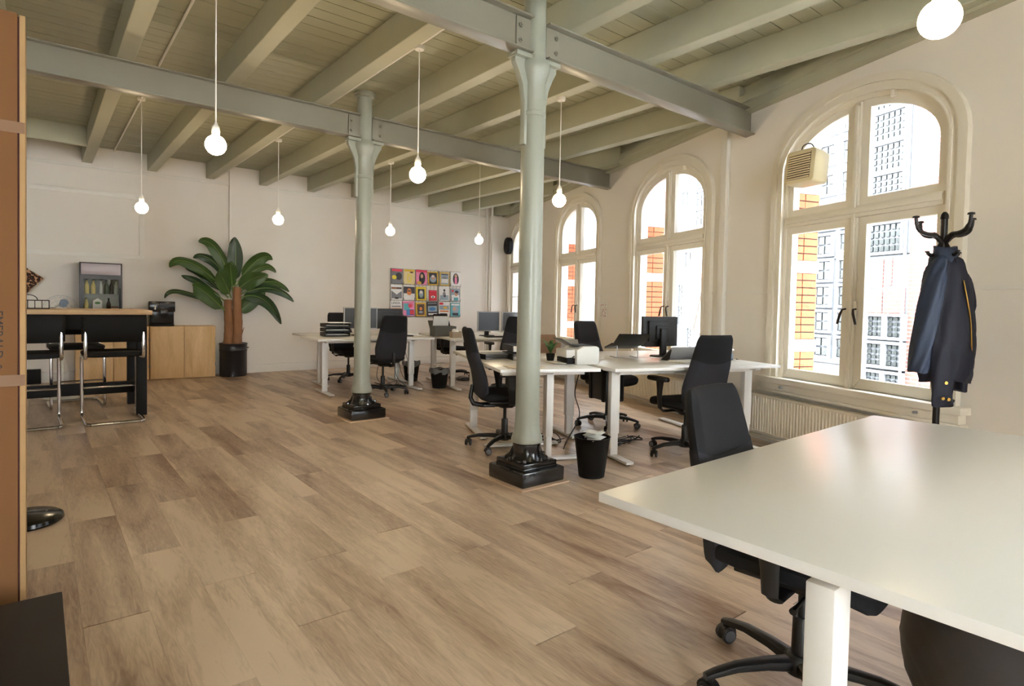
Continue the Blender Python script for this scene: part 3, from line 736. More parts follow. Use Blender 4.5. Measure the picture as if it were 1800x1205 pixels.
for k_, (xy, rz, dz, lab) in enumerate(CH):
    c = [o for o in sc.objects if o.get('label') == lab][0]
    for ch in c.children:
        if k_ == 0 and 'backrest' in ch.name: ch.location.z = -.10; continue
        if ch.name.split('.')[0] in ('seat','seat_mechanism','backrest','upper_backrest','back_bracket','armrest'): ch.location.z = dz

# ------------------------------------------------------------------ monitors
def monitor(x, y, rz, h, label, body, scr, wd=.44, ht=.30, zc=.98, stand=PLAS):
    r = thing('monitor', label, 'monitor', (x, y, h), rz, 'computer monitors')   # screen faces -y
    zz = zc-h
    g = G(); g.box(-wd/2,wd/2,-.012,.018,zz-ht/2,zz+ht/2); g.box(-wd*.36,wd*.36,.018,.04,zz-ht*.34,zz+ht*.36); g.box(-wd*.18,wd*.18,.04,.055,zz-ht*.25,zz+ht*.2); g.obj('housing', body, r, bev=.004)
    g = G(); m = .014; g.box(-wd/2+m,wd/2-m,-.0145,-.0118,zz-ht/2+m,zz+ht/2-m); g.obj('screen', scr, r, smooth=False)
    g = G(); g.box(-.035,.035,.045,.075,.01,zz+.03); g.obj('neck', stand, r, bev=.005)
    g = G(); ps = superell(.24,.17,24,3.,0,.05); g.loft([[(a,b,0) for a,b in ps],[(a,b,.008) for a,b in ps],[(a*.9,b*.9,.014) for a,b in ps]]); g.obj('base', stand, r)
    return r
monitor(3.60, 7.98, math.radians(-2), .74, 'grey-screened silver monitor beside the farther column', SILV, SCREEN, .50, .31, .99)
monitor(4.08, 8.12, math.radians(176), .74, 'black monitor seen from behind on the left desks', PLAS, DSCREEN, .49, .30, .98)
p = loc(*P2, A2, .80, .60); monitor(p[0], p[1], math.radians(-10), .74, 'left one of the two grey monitors with silver frames', SILV, SCREEN, .37, .30, .965)
p = loc(*P2, A2, 1.20, .57); monitor(p[0], p[1], math.radians(-18), .74, 'right one of the two grey monitors, partly behind the nearer column', SILV, SCREEN, .37, .30, .965)
p = loc(*P3, A3, 1.06, .98); monitor(p[0], p[1], math.radians(168), .75, 'black monitor seen from behind in front of the second window', PLAS, DSCREEN, .43, .29, .99, PLAS)
# ------------------------------------------------------------------ wastebaskets
def bin_(x, y, label, r0=.095, r1=.135, h=.29, bag=False, paper=True):
    r = thing('wastebasket', label, 'wastebasket', (x, y, 0), 0, 'black wastebaskets')
    g = G(); g.lathe([(.0005,.004),(r0-.01,.0),(r0,.004),(r1,h),(r1+.004,h+.004),(r1-.004,h+.004),(r0-.004,.012),(.0005,.012)], 36); g.obj('body', BLKM, r, ang=50)
    if bag:
        g = G(); rings = []
        for q, (rr, z) in enumerate(((r1-.006,h-.06),(r1-.004,h),(r1+.008,h+.012),(r1+.012,h-.01),(r1+.009,h-.045))):
            rings.append([((rr+.006*math.sin(7*t+q))*math.cos(t), (rr+.006*math.sin(7*t+q))*math.sin(t), z+.012*math.sin(5*t+1.3*q)) for t in (2*PI*m_/40 for m_ in range(40))])
        g.loft(rings, cap=False); g.obj('liner', mat('grey_bin_liner',(120,122,124),.4), r)
    if paper:
        g = G()
        for k_ in range(5):
            Tm = TR(random.uniform(-.04,.04), random.uniform(-.04,.04), h-.03+.015*k_*(2 if bag else 1)) @ Matrix.Rotation(random.uniform(-.5,.5),4,'X') @ RZ(random.uniform(0,3))
            g.box(-.07,.07,-.05,.05,0,.002,Tm)
        g.obj('waste_paper', PAPER, r, smooth=False)
    return r
bin_(3.10, 2.93, 'large black wastebasket beside the nearer column', .092, .128, .285)
bin_(4.53, 7.33, 'black wastebasket overflowing with papers between the far desks', .10, .135, .27, bag=True)
bin_(4.55, 8.2, 'black wastebasket under the left desks', .095, .13, .30, bag=True, paper=False)

# ------------------------------------------------------------------ things on the far desks
Z1 = .74
r = thing('letter_tray', 'black stacked letter trays full of papers on the left desk', 'letter tray', (3.02, 7.80, Z1), math.radians(-4))
for k_ in range(3):
    g = G(); z = .006+.062*k_; g.box(0,.34,0,.25,z,z+.004); g.box(0,.006,0,.25,z,z+.05); g.box(.334,.34,0,.25,z,z+.05); g.box(0,.34,.244,.25,z,z+.05); g.box(0,.34,0,.004,z,z+.02)
    tr = g.obj('tray', PLAS, r, smooth=False)
    g = G()
    for q in range(4): g.box(.012,.32,.01,.235,z+.005+q*.006,z+.009+q*.006, TR(.16,.12,0)@RZ(random.uniform(-.06,.06))@TR(-.16,-.12,0))
    g.obj('papers', PAPER, tr, smooth=False)
g = G(); g.box(.05,.36,.0,.22,.186,.190); g.box(.02,.30,.04,.2,.190,.196); g.obj('loose_papers', PAPER, r, smooth=False)
def keyboard(x, y, z, rz, label):
    r = thing('keyboard', label, 'keyboard', (x, y, z), rz, 'keyboards')
    g = G(); g.prism([(-.22,0),(.22,0),(.22,.014),(-.22,.014)], -.07, .07); g.obj('case', PLAS, r, bev=.003)
    g = G()
    for i in range(14):
        for j in range(4): g.box(-.205+i*.03,-.179+i*.03,-.058+j*.03,-.032+j*.03,.014,.018)
    g.obj('keys', BLKM, r, smooth=False)
keyboard(4.0, 7.62, Z1, math.radians(-4), 'black keyboard on the left desk beside the office chair')
p = loc(*P2, A2, .85, .28); keyboard(p[0], p[1], Z1, math.radians(-14), 'black keyboard in front of the grey monitors')
def papers(x, y, z, rz, n, label, m=PAPER, w_=.21, l_=.297):
    r = thing('paper_stack', label, 'papers', (x, y, z), rz, 'loose papers on the desks')
    for k_ in range(n):
        g = G(); g.box(-l_/2,l_/2,-w_/2,w_/2,.0005+k_*.004,.004+k_*.004, RZ(random.uniform(-.25,.25))@TR(random.uniform(-.02,.02),random.uniform(-.02,.02),0)); g.obj('sheet', m, r, smooth=False)
papers(4.28, 8.32, Z1, .3, 5, 'loose white papers fanned out right of the black monitor')
papers(4.3, 7.98, Z1, -.2, 4, 'white papers lying before the grey box')
p = loc(*P2, A2, 1.1, .36); papers(p[0], p[1], Z1, .2, 3, 'blue printed papers before the two grey monitors', mat('blue_print',(96,140,196),.7))
def open_box(name, x, y, z, rz, w_, d_, h_, m, label, cat='box'):
    r = thing(name, label, cat, (x, y, z), rz, 'boxes on the desks'); t = .004
    g = G(); g.box(-w_/2,w_/2,-d_/2,d_/2,0,t); g.obj('bottom', m, r, smooth=False)
    for nm, b in (('side',(-w_/2,-w_/2+t,-d_/2,d_/2)),('side',(w_/2-t,w_/2,-d_/2,d_/2)),('side',(-w_/2,w_/2,-d_/2,-d_/2+t)),('side',(-w_/2,w_/2,d_/2-t,d_/2))):
        g = G(); g.box(*b, 0, h_); g.obj(nm, m, r, smooth=False)
    return r
GB = mat('dark_grey_board', (84,82,76), .8)
open_box('storage_box', 4.66, 7.46, Z1, math.radians(-14), .33, .24, .15, GB, 'dark grey open storage box at the end of the left desks')
b = open_box('tissue_box', 4.62, 7.06, Z1, math.radians(-14), .14, .14, .085, mat('kraft_board',(160,142,122),.8), 'small kraft tissue box before the dark grey box')
g = G()
for k_ in range(3): g.lathe([(.05-.012*k_,.07+.012*k_),(.03,.105+.01*k_),(.008,.125)], 9, (random.uniform(-.02,.02),random.uniform(-.02,.02),0))
g.obj('tissue', PAPER, b)
r = thing('file_holder', 'black folder propped open above the dark grey box', 'folder', (4.72, 7.66, Z1), math.radians(-14))
g = G(); g.box(-.12,.12,0,.008,0,.30, Matrix.Rotation(-.75,4,'X')); g.obj('front_cover', PLAS, r, smooth=False)
g = G(); g.box(-.12,.12,0,.006,0,.30, TR(0,-.02,0)@Matrix.Rotation(.25,4,'X')); g.obj('back_cover', PAPER, r, smooth=False)
def phone(x, y, z, rz, label, m):
    r = thing('desk_phone', label, 'telephone', (x, y, z), rz, 'desk telephones')
    g = G(); g.prism([(-.10,0),(.10,0),(.10,.065),(.06,.075),(-.10,.03)], -.09, .09); g.obj('base', m, r, bev=.006)
    g = G(); rings = []
    for t, w_ in ((-1.,.05),(-.8,.055),(-.5,.04),(0,.034),(.5,.04),(.8,.055),(1.,.05)):
        rings.append([(.105*t+p_[0]*0+.0, -.065+p_[0], .075+.02*(1-t*t)+p_[1]+.02*t) for p_ in superell(w_, .03 if abs(t)<.9 else .02, 12, 2.6)])
    g.loft(rings); g.obj('handset', PAPER, r)
    g = G()
    for i in range(3):
        for j in range(4): g.box(-.02+i*.025,-.002+i*.025,.0+j*.02,.014+j*.02,.05,.06+.004*i)
    g.obj('buttons', BLKM, r, smooth=False)
p = loc(*P2, A2, .42, .70); phone(p[0], p[1], Z1, .4, 'white desk phone right of the dark grey box', PAPER)
p = loc(*P3, A3, 1.42, .55); phone(p[0], p[1], .75, -.5, 'white and dark desk phone beside the nearest window', mat('dark_phone',(62,70,78),.4))
p = loc(*P3, A3, 1.50, .75); r = thing('network_box', 'flat blue-grey router behind the desk phone', 'router', (p[0],p[1],.75), .3)
g = G(); g.box(-.11,.11,-.07,.07,0,.03); g.obj('case', mat('blue_grey_case',(78,92,112),.4), r, bev=.006)
g = G()
for k_ in range(4): g.box(-.08+k_*.03,-.07+k_*.03,-.0715,-.07,.01,.018)
g.obj('ports', BLKM, r, smooth=False)

# ------------------------------------------------------------------ things on the middle desks
D1 = loc(*P3, A3, -.87, .15); AD = A3-4; ZD = .745
def d1p(al, de): return loc(*D1, AD, al, de)
p = d1p(.55, .27)
r = thing('laser_printer', 'white laser printer on the end desk', 'printer', (p[0]+.06, p[1]-.02, ZD), math.radians(AD))
PW_ = mat('printer_white', (214,213,208), .45)
g = G(); g.prism([(0,0),(.20,0),(.20,.135),(.18,.15),(.06,.15),(0,.12)], 0, .30, TR(.1,0,0)); g.box(.02,.10,.03,.27,.055,.12); g.obj('body', PW_, r, bev=.008)
g = G(); g.box(.03,.102,.035,.265,.01,.05); g.obj('paper_slot', BLKM, r, bev=.003)
g = G(); g.box(.12,.27,.03,.27,.1505,.154); g.prism([(.11,.152),(.25,.152),(.25,.154)], .05, .25); g.obj('output_tray', BLKM, r, smooth=False)
g = G(); g.box(0,.13,.05,.25,-.003,.003, TR(.10,0,.15)@Matrix.Rotation(math.radians(28),4,'Y')@TR(-.13,0,0)); g.obj('paper_support', mat('smoke_plastic',(92,92,92),.35), r, bev=.002)
g = G(); g.box(-.07,.03,.05,.25,.006,.010); g.obj('paper_tray', PW_, r, smooth=False)
for zz in (.05, .07, .09):
    g = G(); g.box(.2995,.301,.2,.27,zz,zz+.004); g.obj('vent', GREYP, r, smooth=False)
p = d1p(.12, .62); papers(p[0], p[1], ZD, math.radians(AD), 2, 'brown-edged notepad before the printer', mat('notepad',(206,192,170),.7), .2, .26)
bpy.data.objects[[o.name for o in sc.objects if o.get('label') == 'brown-edged notepad before the printer'][0]].location = (*d1p(.22,.14), ZD)
p = d1p(.08, .78); r = thing('ring_binders', 'pile of black folders beside the side-on office chair', 'folders', (p[0], p[1], ZD), math.radians(AD+20))
for k_ in range(3):
    g = G(); T_ = RZ(random.uniform(-.08,.08)); z = .0+k_*.016
    g.box(0,.30,0,.22,z,z+.003,T_); g.box(0,.30,0,.22,z+.011,z+.014,T_); g.box(0,.004,0,.22,z,z+.014,T_); f_ = g.obj('folder', PLAS, r, smooth=False)
    g = G(); g.box(.01,.29,.005,.215,z+.003,z+.011,T_); g.obj('pages', mat('grey_pages',(150,150,150),.8), f_, smooth=False)
def tray_stack(x, y, z, rz, label, n, m):
    r = thing('letter_tray', label, 'letter tray', (x, y, z), rz)
    for k_ in range(n):
        zz = .07*k_; g = G(); g.box(0,.25,0,.33,zz,zz+.004); g.box(0,.005,0,.33,zz,zz+.055); g.box(.245,.25,0,.33,zz,zz+.055); g.box(0,.25,.325,.33,zz,zz+.055)
        tr = g.obj('tray', m, r, smooth=False)
        g = G(); g.box(.01,.24,.005,.31,zz+.004,zz+.03); g.obj('papers', PAPER, tr, smooth=False)
p = d1p(.30, .70); tray_stack(p[0], p[1], ZD, math.radians(AD), 'black letter trays between the column and the printer', 2, PLAS)
p = d1p(.36, .585); r = thing('cup', 'orange paper cup beside the printer', 'cup', (p[0]-.02, p[1], ZD))
OR = mat('orange_cup', (226,172,104), .5)
g = G(); g.lathe([(.032,0),(.034,.003),(.044,.075),(.047,.078),(.042,.078),(.031,.006)], 24); g.obj('body', OR, r)
g = G(); g.tube([(.042,0,.06),(.062,0,.055),(.064,0,.035),(.038,0,.025)], .005); g.obj('handle', OR, r)
p = d1p(.63, .66); r = thing('potted_herb', 'small green plant behind the printer', 'plant', (p[0], p[1], ZD))
g = G(); g.lathe([(.03,0),(.04,.06),(.043,.062),(.038,.062),(.036,.055),(.0005,.055)], 18); g.obj('pot', BLKM, r)
LEAFS = mat('herb_green', (62,106,52), .6, var=.25, vscale=30)
for k_ in range(16):
    a = random.uniform(0, 2*PI); ln = random.uniform(.06,.13); c = Vector((math.cos(a), math.sin(a), 0)); s_ = Vector((-c.y, c.x, 0))
    b0 = Vector((0,0,.055)); m1 = b0+c*ln*.35+Vector((0,0,ln*.8)); e1 = b0+c*ln*.8+Vector((0,0,ln*1.05))
    g = G(); g.add([b0, m1+s_*.016, e1, m1-s_*.016, m1+Vector((0,0,-.004))], [(0,1,4),(1,2,4),(2,3,4),(3,0,4)]); g.obj('leaf', LEAFS, r, smooth=False)
p = loc(*P3, A3, .10, 1.42); r = thing('cardboard_stand', 'brown cardboard box lid leaning behind the letter trays', 'box', (p[0]-.15, p[1]+.1, .75), math.radians(AD))
g = G(); g.box(0,.30,0,.20,0,.10); g.box(0,.30,0,.006,.10,.20, TR(0,.1,0)@TR(0,0,.1)@Matrix.Rotation(-.7,4,'X')@TR(0,0,-.1)); g.obj('carton', mat('brown_board',(120,92,70),.8), r, smooth=False)
g = G(); g.box(.30,.50,.0,.2,0,.008); g.box(.28,.52,.02,.03,.008,.16, Matrix.Rotation(-.5,4,'X')); g.obj('grey_flap', mat('grey_board',(140,136,130),.8), r, smooth=False)
# things on the monitor desk
p = loc(*P3, A3, .62, .90); r = thing('laptop_stand', 'black laptop raised on a stand left of the monitor back', 'laptop', (p[0], p[1], .75), math.radians(A3+170))
g = G(); g.box(-.15,.15,-.1,.1,.10,.118, Matrix.Rotation(.25,4,'X')); g.obj('laptop_base', PLAS, r, bev=.003)
g = G(); g.box(-.15,.15,0,.008,0,.20, TR(0,.09,.125)@Matrix.Rotation(-1.0,4,'X')); g.obj('lid', PLAS, r, bev=.002)
for sx in (-1,1):
    g = G(); g.tube([(.10*sx,-.10,.004),(.10*sx,.09,.004),(.10*sx,.09,.11),(.10*sx,-.09,.085)], .005); g.obj('wire_support', SILV, r)
p = loc(*P3, A3, 1.0, .62); r = thing('document_holder', 'slanted document holder with papers under the monitor back', 'document holder', (p[0], p[1], .75), math.radians(A3+180))
g = G(); g.box(-.17,.17,0,.006,0,.22, Matrix.Rotation(-.95,4,'X')); g.obj('slope', mat('pale_grey_board',(206,208,212),.4), r, smooth=False)
g = G(); g.box(-.16,.02,-.003,.0,.02,.2, Matrix.Rotation(-.95,4,'X')); g.obj('sheet', PAPER, r, smooth=False)
g = G(); g.prism([(0,0),(.12,0),(.16,.12)], -.17, -.16, RZ(PI/2)); g.prism([(0,0),(.12,0),(.16,.12)], .16, .17, RZ(PI/2)); g.obj('side_wedge', PLAS, r, smooth=False)
p = loc(*P3, A3, .95, .38); papers(p[0], p[1], .75, math.radians(A3+10), 3, 'white papers under the slanted document holder')

# PC tower under the monitor desk
p = loc(*P3, A3, .36, .93); r = thing('pc_tower', 'black computer case hung under the monitor desk', 'computer', (p[0], p[1], .36), math.radians(A3))
g = G(); g.box(0,.19,-.17,.17,.0,.30); g.obj('case', PLAS, r, bev=.012)
g = G(); g.box(.02,.17,-.174,-.17,.02,.28); g.obj('front_panel', BLKM, r, smooth=False)
g = G()
for y_ in (-.12,.12): g.box(-.006,.196,y_-.02,y_+.02,-.006,.0); g.box(-.006,.0,y_-.02,y_+.02,-.006,.365); g.box(.19,.196,y_-.02,y_+.02,-.006,.365)
g.obj('hanger', BLKM, r, smooth=False)
# cables
def cable(label, paths, rr=.004, name='cable_bundle'):
    g = G()
    for q in paths: g.tube(smooth_path(q, 6), rr, 6)
    return tag(g.obj(name, CABLE), label, 'cable', 'loose cables')
def tangle(cx, cy, n, sp, label):
    q = []
    for k_ in range(n):
        a0 = random.uniform(0,6.28); pts = []
        for t in range(7): 
            a = a0+t*random.uniform(.6,1.3); rr = sp*random.uniform(.3,1.)
            pts.append((cx+rr*math.cos(a), cy+rr*.7*math.sin(a), .006+.012*random.random()+(.05 if t == 3 and k_ % 3 == 0 else 0)))
        q.append(pts)
    return cable(label, q, .0045)
tangle(3.95, 7.75, 7, .30, 'tangle of black cables on the floor behind the farther column')
tangle(4.15, 3.55, 6, .24, 'tangle of black cables on the floor under the monitor desk')
tangle(3.55, 3.95, 6, .22, 'tangle of black cables on the floor behind the wastebasket')
tangle(5.35, 7.85, 6, .25, 'tangle of cables under the grey monitor desk')
q = loc(*P3, A3, 1.56, .30); q2 = loc(*P3, A3, 1.58, .5)
cable('black cables hanging from the desk end near the nearest window', [[(q[0],q[1],.72),(q[0]-.02,q[1],.5),(q[0]+.03,q[1]+.02,.25),(q[0]+.02,q[1],.02)],[(q2[0],q2[1],.76),(q2[0]+.09,q2[1]-.03,.70),(q2[0]+.08,q2[1]-.05,.45),(q2[0]+.0,q2[1]-.03,.15),(q2[0]+.05,q2[1],.02)],[(q[0]-.25,q[1]+.3,.7),(q[0]-.30,q[1]+.25,.4),(q[0]-.22,q[1]+.2,.1),(q[0]-.2,q[1]+.2,.01)]])
q = d1p(.76, .30)
cable('grey power cable hanging behind the printer', [[(q[0]-.08,q[1]+.02,.80),(q[0]+.03,q[1]+.05,.84),(q[0]+.06,q[1]+.06,.72),(q[0]+.04,q[1]+.1,.5),(q[0]+.10,q[1]+.1,.3),(q[0]-.02,q[1]+.12,.1),(q[0]+.02,q[1]+.2,.01)]], .0045)
cable('black cables hanging below the left desks', [[(4.02+dx,7.78+dy,.68),(4.0+dx*1.5,7.7+dy,.4),(4.05+dx*2,7.72+dy,.15),(4.15+dx*2,7.6+dy,.01)] for dx, dy in ((0,0),(.06,.05),(-.08,.1),(.12,-.05),(-.15,.02))], .0035)
# exercise ball under the near desk
BALL = mat('dark_grey_rubber', (58,55,54), .45, bump=.04, bscale=120)
r = thing('exercise_ball', 'dark grey exercise ball under the near desk', 'exercise ball', (2.02, .30, .315))
g = G(); pr = []
for k_ in range(0, 61):
    t = PI*k_/60-PI/2; rr = .31+.0022*(1 if abs(((k_ % 6)-3)) < 1 else 0); pr.append((max(.0005, rr*math.cos(t)), rr*math.sin(t)))
g.lathe(pr, 48, ax=Matrix.Rotation(1.1,4,'X')@Matrix.Rotation(.5,4,'Y')); g.obj('shell', BALL, r, ang=60)
g = G(); g.lathe([(.014,.0),(.014,.004),(.006,.006)], 14, (0,0,.309), Matrix.Rotation(1.1,4,'X')@Matrix.Rotation(.5,4,'Y')); g.obj('valve', PLAS, r)
# ------------------------------------------------------------------ pine cabinets along the far wall
def cabinet(x0, x1, label):
    y1 = far_y((x0+x1)/2)-.01; r = thing('pine_cabinet', label, 'cabinet', ((x0+x1)/2, y1, 0), FANG, 'pine cabinets'); w_ = x1-x0; d_ = .33; h_ = .80
    g = G(); g.box(-w_/2,w_/2,-d_+.028,0,0,h_); g.obj('body', PINE, r, bev=.002)
    for a, b in ((-w_/2+.007,-.007),(.007,w_/2-.007)):
        g = G(); g.box(a,b,-d_,-d_+.02,.012,h_-.006); dr = g.obj('door', PINE, r, bev=.002)
        for zz in (.2,.6):
            g = G(); xx = a+.002 if a < 0 else b-.002; g.tube([(xx,-d_-.001,zz-.02),(xx,-d_-.001,zz+.02)], .004); g.obj('hinge', SILV, dr)
cabinet(.41, 1.295, 'two-door pine cabinet under the drinks fridge')
cabinet(1.305, 2.19, 'two-door pine cabinet beside the potted banana plant')
# drinks fridge
yf = far_y(.7)
r = thing('drinks_fridge', 'small black glass-door drinks fridge on the pine cabinet', 'fridge', (.71, yf-.17, .80), FANG)
FB = mat('fridge_black', (24,23,28), .35)
def shell(g, x0, x1, y0, y1, z0, z1, t):
    g.box(x0,x0+t,y0,y1,z0,z1); g.box(x1-t,x1,y0,y1,z0,z1); g.box(x0,x1,y1-t,y1,z0,z1); g.box(x0,x1,y0,y1,z0,z0+t); g.box(x0,x1,y0,y1,z1-t,z1)
g = G(); shell(g, -.25,.25,-.14,.16,0,.905,.02); g.box(-.25,.25,-.14,.16,.72,.905); g.obj('body', FB, r, smooth=False)
g = G(); g.box(-.232,.232,-.147,-.14,.735,.89); g.obj('light_box', mat('lilac_grey_panel',(186,176,184),.3), r, bev=.003)
g = G(); g.strip([(-.25,.01),(.25,.01),(.25,.72),(-.25,.72),(-.25,.01)], [(-.205,.06),(.205,.06),(.205,.675),(-.205,.675),(-.205,.06)], -.165, -.142); dr = g.obj('door', FB, r, smooth=False)
g = G(); g.box(-.206,.206,-.158,-.154,.059,.676); g.obj('pane', CLEAR, dr, smooth=False)
g = G(); g.box(.215,.228,-.178,-.165,.25,.55); g.obj('handle', BLKM, dr, bev=.003)
g = G(); g.box(-.2295,.2295,.10,.105,.03,.71); g.obj('back_liner', mat('pale_liner',(186,188,180),.5), r, smooth=False)
WIRE = mat('wire_grey', (190,192,192), .35, metal=.5)
for zz in (.20, .46):
    g = G()
    for k_ in range(14): g.tube([(-.22+k_*.034,-.13,zz),(-.22+k_*.034,.09,zz)], .003, 6)
    g.tube([(-.23,-.13,zz),(.23,-.13,zz)], .004, 6); g.obj('shelf', WIRE, r)
def bottle(x, y, z, m, label, cap=BLKM, h_=.20, r_=.028, nm='bottle'):
    b = thing(nm, label, 'bottle', (x, y, z), 0, 'bottles in the drinks fridge')
    g = G(); g.lathe([(r_*.9,0),(r_,.005),(r_,h_*.55),(r_*.8,h_*.66),(r_*.4,h_*.80),(r_*.38,h_*.95)], 16); g.obj('glass', m, b)
    g = G(); g.lathe([(r_*.42,h_*.94),(r_*.42,h_),(r_*.3,h_*1.01)], 12); g.obj('cap', cap, b)
YJ = mat('yellow_juice', (216,196,120), .3); GG = mat('green_glass', (70,84,66), .15); DK = mat('dark_cola', (36,26,22), .15); CL = mat('pale_bottle', (190,196,190), .15)
def fp(dx, dy, dz): v = RZ(FANG) @ Vector((dx, dy, 0)); return (.71+v.x, yf-.17+v.y, .80+dz)
for dx, m, lb in ((-.165,YJ,'yellow juice bottle at the left end of the upper fridge shelf'),(-.09,YJ,'second yellow juice bottle on the upper fridge shelf'),(.0,CL,'clear bottle in the middle of the upper fridge shelf'),(.065,GG,'green glass bottle on the upper fridge shelf'),(.125,DK,'dark cola bottle on the upper fridge shelf'),(.18,CL,'clear bottle at the right end of the upper fridge shelf')):
    bottle(*fp(dx, -.06, .465), m, lb)
bottle(*fp(-.17,-.06,.205), YJ, 'yellow bottle at the left of the lower fridge shelf'); bottle(*fp(.09,-.05,.205), DK, 'dark bottle on the lower fridge shelf')
c = thing('drink_carton', 'white drink carton with a green mark on the lower fridge shelf', 'carton', fp(-.05,-.08,.205), .15)
g = G(); g.box(-.055,.055,-.04,.04,0,.16); g.prism([(-.055,.16),(.055,.16),(0,.20)], -.04,.04); g.obj('pack', PAPER, c, smooth=False)
g = G(); g.prism([(.035*math.cos(t), .13+.018*math.sin(t)) for t in (2*PI*k_/16 for k_ in range(16))], -.0412, -.0402); g.obj('print', mat('green_print',(70,120,70),.6), c, smooth=False)
for k_, dx in enumerate((.14,.185)):
    c = thing('jar', ('left' if k_ == 0 else 'right')+' small jar with a red lid low in the fridge', 'jar', fp(dx,-.07,.205), 0, 'jars in the drinks fridge')
    g = G(); g.lathe([(.02,0),(.022,.004),(.022,.06),(.018,.066)], 14); g.obj('glass', CL, c)
    g = G(); g.lathe([(.02,.066),(.02,.08)], 14); g.obj('lid', mat('red_lid',(150,50,40),.4), c)
# coffee machine
ym = far_y(1.46); r = thing('coffee_machine', 'black coffee machine on the pine cabinets', 'coffee machine', (1.455, ym-.17, .80), FANG)
GB2 = mat('gloss_black', (14,14,16), .18)
g = G(); g.box(-.155,.165,-.10,.14,.0,.36); g.obj('body', GB2, r, bev=.012)
g = G(); g.box(-.17,.175,-.155,-.09,.215,.372); g.obj('head', GB2, r, bev=.012)
g = G(); g.box(-.13,.16,-.16,-.09,.0,.03); g.obj('drip_tray', BLKM, r, bev=.004)
g = G(); g.box(-.02,.075,-.158,-.12,.15,.25); g.tube([(.01,-.14,.15),(.01,-.14,.12)], .008); g.tube([(.045,-.14,.15),(.045,-.14,.12)], .008); g.obj('spout', GREYP if False else GB2, r, bev=.004)
g = G(); g.box(-.095,-.08,-.158,-.154,.25,.31); g.obj('badge', PAPER, r, smooth=False)
g = G(); g.box(-.03,.09,-.1575,-.154,.27,.35); g.obj('display', DSCREEN, r, smooth=False)
b = thing('bottle', 'small clear bottle with a black cap between fridge and coffee machine', 'bottle', (1.07, far_y(1.07)-.19, .80))
g = G(); g.lathe([(.03,0),(.034,.006),(.034,.13),(.024,.17),(.013,.20),(.012,.232)], 20); g.obj('glass', CLEAR, b)
g = G(); g.lathe([(.015,.228),(.015,.255),(.012,.258)], 14); g.obj('cap', BLKM, b)

# ------------------------------------------------------------------ banana plant
r = thing('banana_plant', 'tall banana plant in a black metal pot', 'plant', (2.44, 10.2, 0))
POT = mat('black_pot_enamel', (22,23,30), .3)
g = G(); g.lathe([(.0005,.004),(.19,.004),(.20,.01),(.20,.40),(.205,.405),(.205,.425),(.20,.43),(.205,.50),(.21,.505),(.21,.525),(.20,.525),(.19,.49),(.0005,.48)], 36); pot = g.obj('pot', POT, r, ang=50)
g = G(); g.lathe([(.193,.50),(.196,.505),(.196,.512),(.193,.512)], 32); g.obj('inner_rim', SILV, pot)
g = G(); g.tube([(.20,-.02,.44),(.225,-.02,.45),(.225,.05,.45),(.20,.05,.44)], .006); g.obj('handle', POT, pot)
TRUNK = mat('banana_trunk', (146,104,72), .85, var=.35, vscale=22, bump=.6, bscale=40, stretch=(1,1,.25))
for x0, y0, x1, z1, r0 in ((-.085,-.02,-.075,1.22,.072),(.035,-.03,.055,1.42,.078)):
    g = G(); n = 12; pts = []; rad = []
    for k_ in range(n+1):
        t = k_/n; pts.append((x0+(x1-x0)*t+.01*math.sin(5*t), y0, .47+(z1-.47)*t)); rad.append(r0*(1-.25*t)*(1+.07*(k_ % 2)))
    g.tube(pts, rad, 12); g.obj('trunk', TRUNK, r, ang=70)
g = G(); g.tube([(.07,-.05,.58),(.11,-.07,.68),(.14,-.08,.78)], [.012,.009,.003], 6); g.obj('shoot', TRUNK, r)
LEAF = mat('banana_leaf', (58,86,36), .42, var=.3, vscale=7); LEAF2 = mat('banana_leaf_dark', (34,62,34), .4, var=.3, vscale=7)
def big_leaf(p0, p1, p2, wd, nrm, m):                  # blade with a folded midrib along a bent spine
    sp = bez(p0, Vector(p1)*2-(Vector(p0)+Vector(p2))/2, p2, 16); nrm = Vector(nrm); rows = []
    g = G(); stem = 3
    for i, q in enumerate(sp):
        t = i/16; tg = (sp[min(i+1,16)]-sp[max(i-1,0)]).normalized(); side = tg.cross(nrm).normalized(); up = side.cross(tg).normalized()
        tt = max(0, (t-.16)/.84); wv = .010 if t < .16 else wd*(math.sin(PI*min(1,tt**.8*.93+.07))**.5)*.5
        if t > .97: wv = wd*.06
        row = []
        for u in (-1,-.66,-.33,0,.33,.66,1):
            wob = .018*math.sin(9*t+3*u+wd*50)*abs(u)
            row.append(q+side*wv*u+up*(-.30*wv*abs(u)+wob*(1 if t > .2 else 0)) + up*(-.004 if u == 0 else 0))
        rows.append(row)
    g.loft(rows, cap=False, closed=False)
    g2 = [[p_-nrm*.002 for p_ in row] for row in rows]; g.loft(g2, cap=False, closed=False)
    o = g.obj('leaf', m, r, ang=80)
    k_ = G(); k_.tube(sp[:15], [.010*(1-.8*i/15) for i in range(15)], 6); k_.obj('midrib', mat('leaf_rib',(104,128,66),.5), o)
C = (.02, -.03)
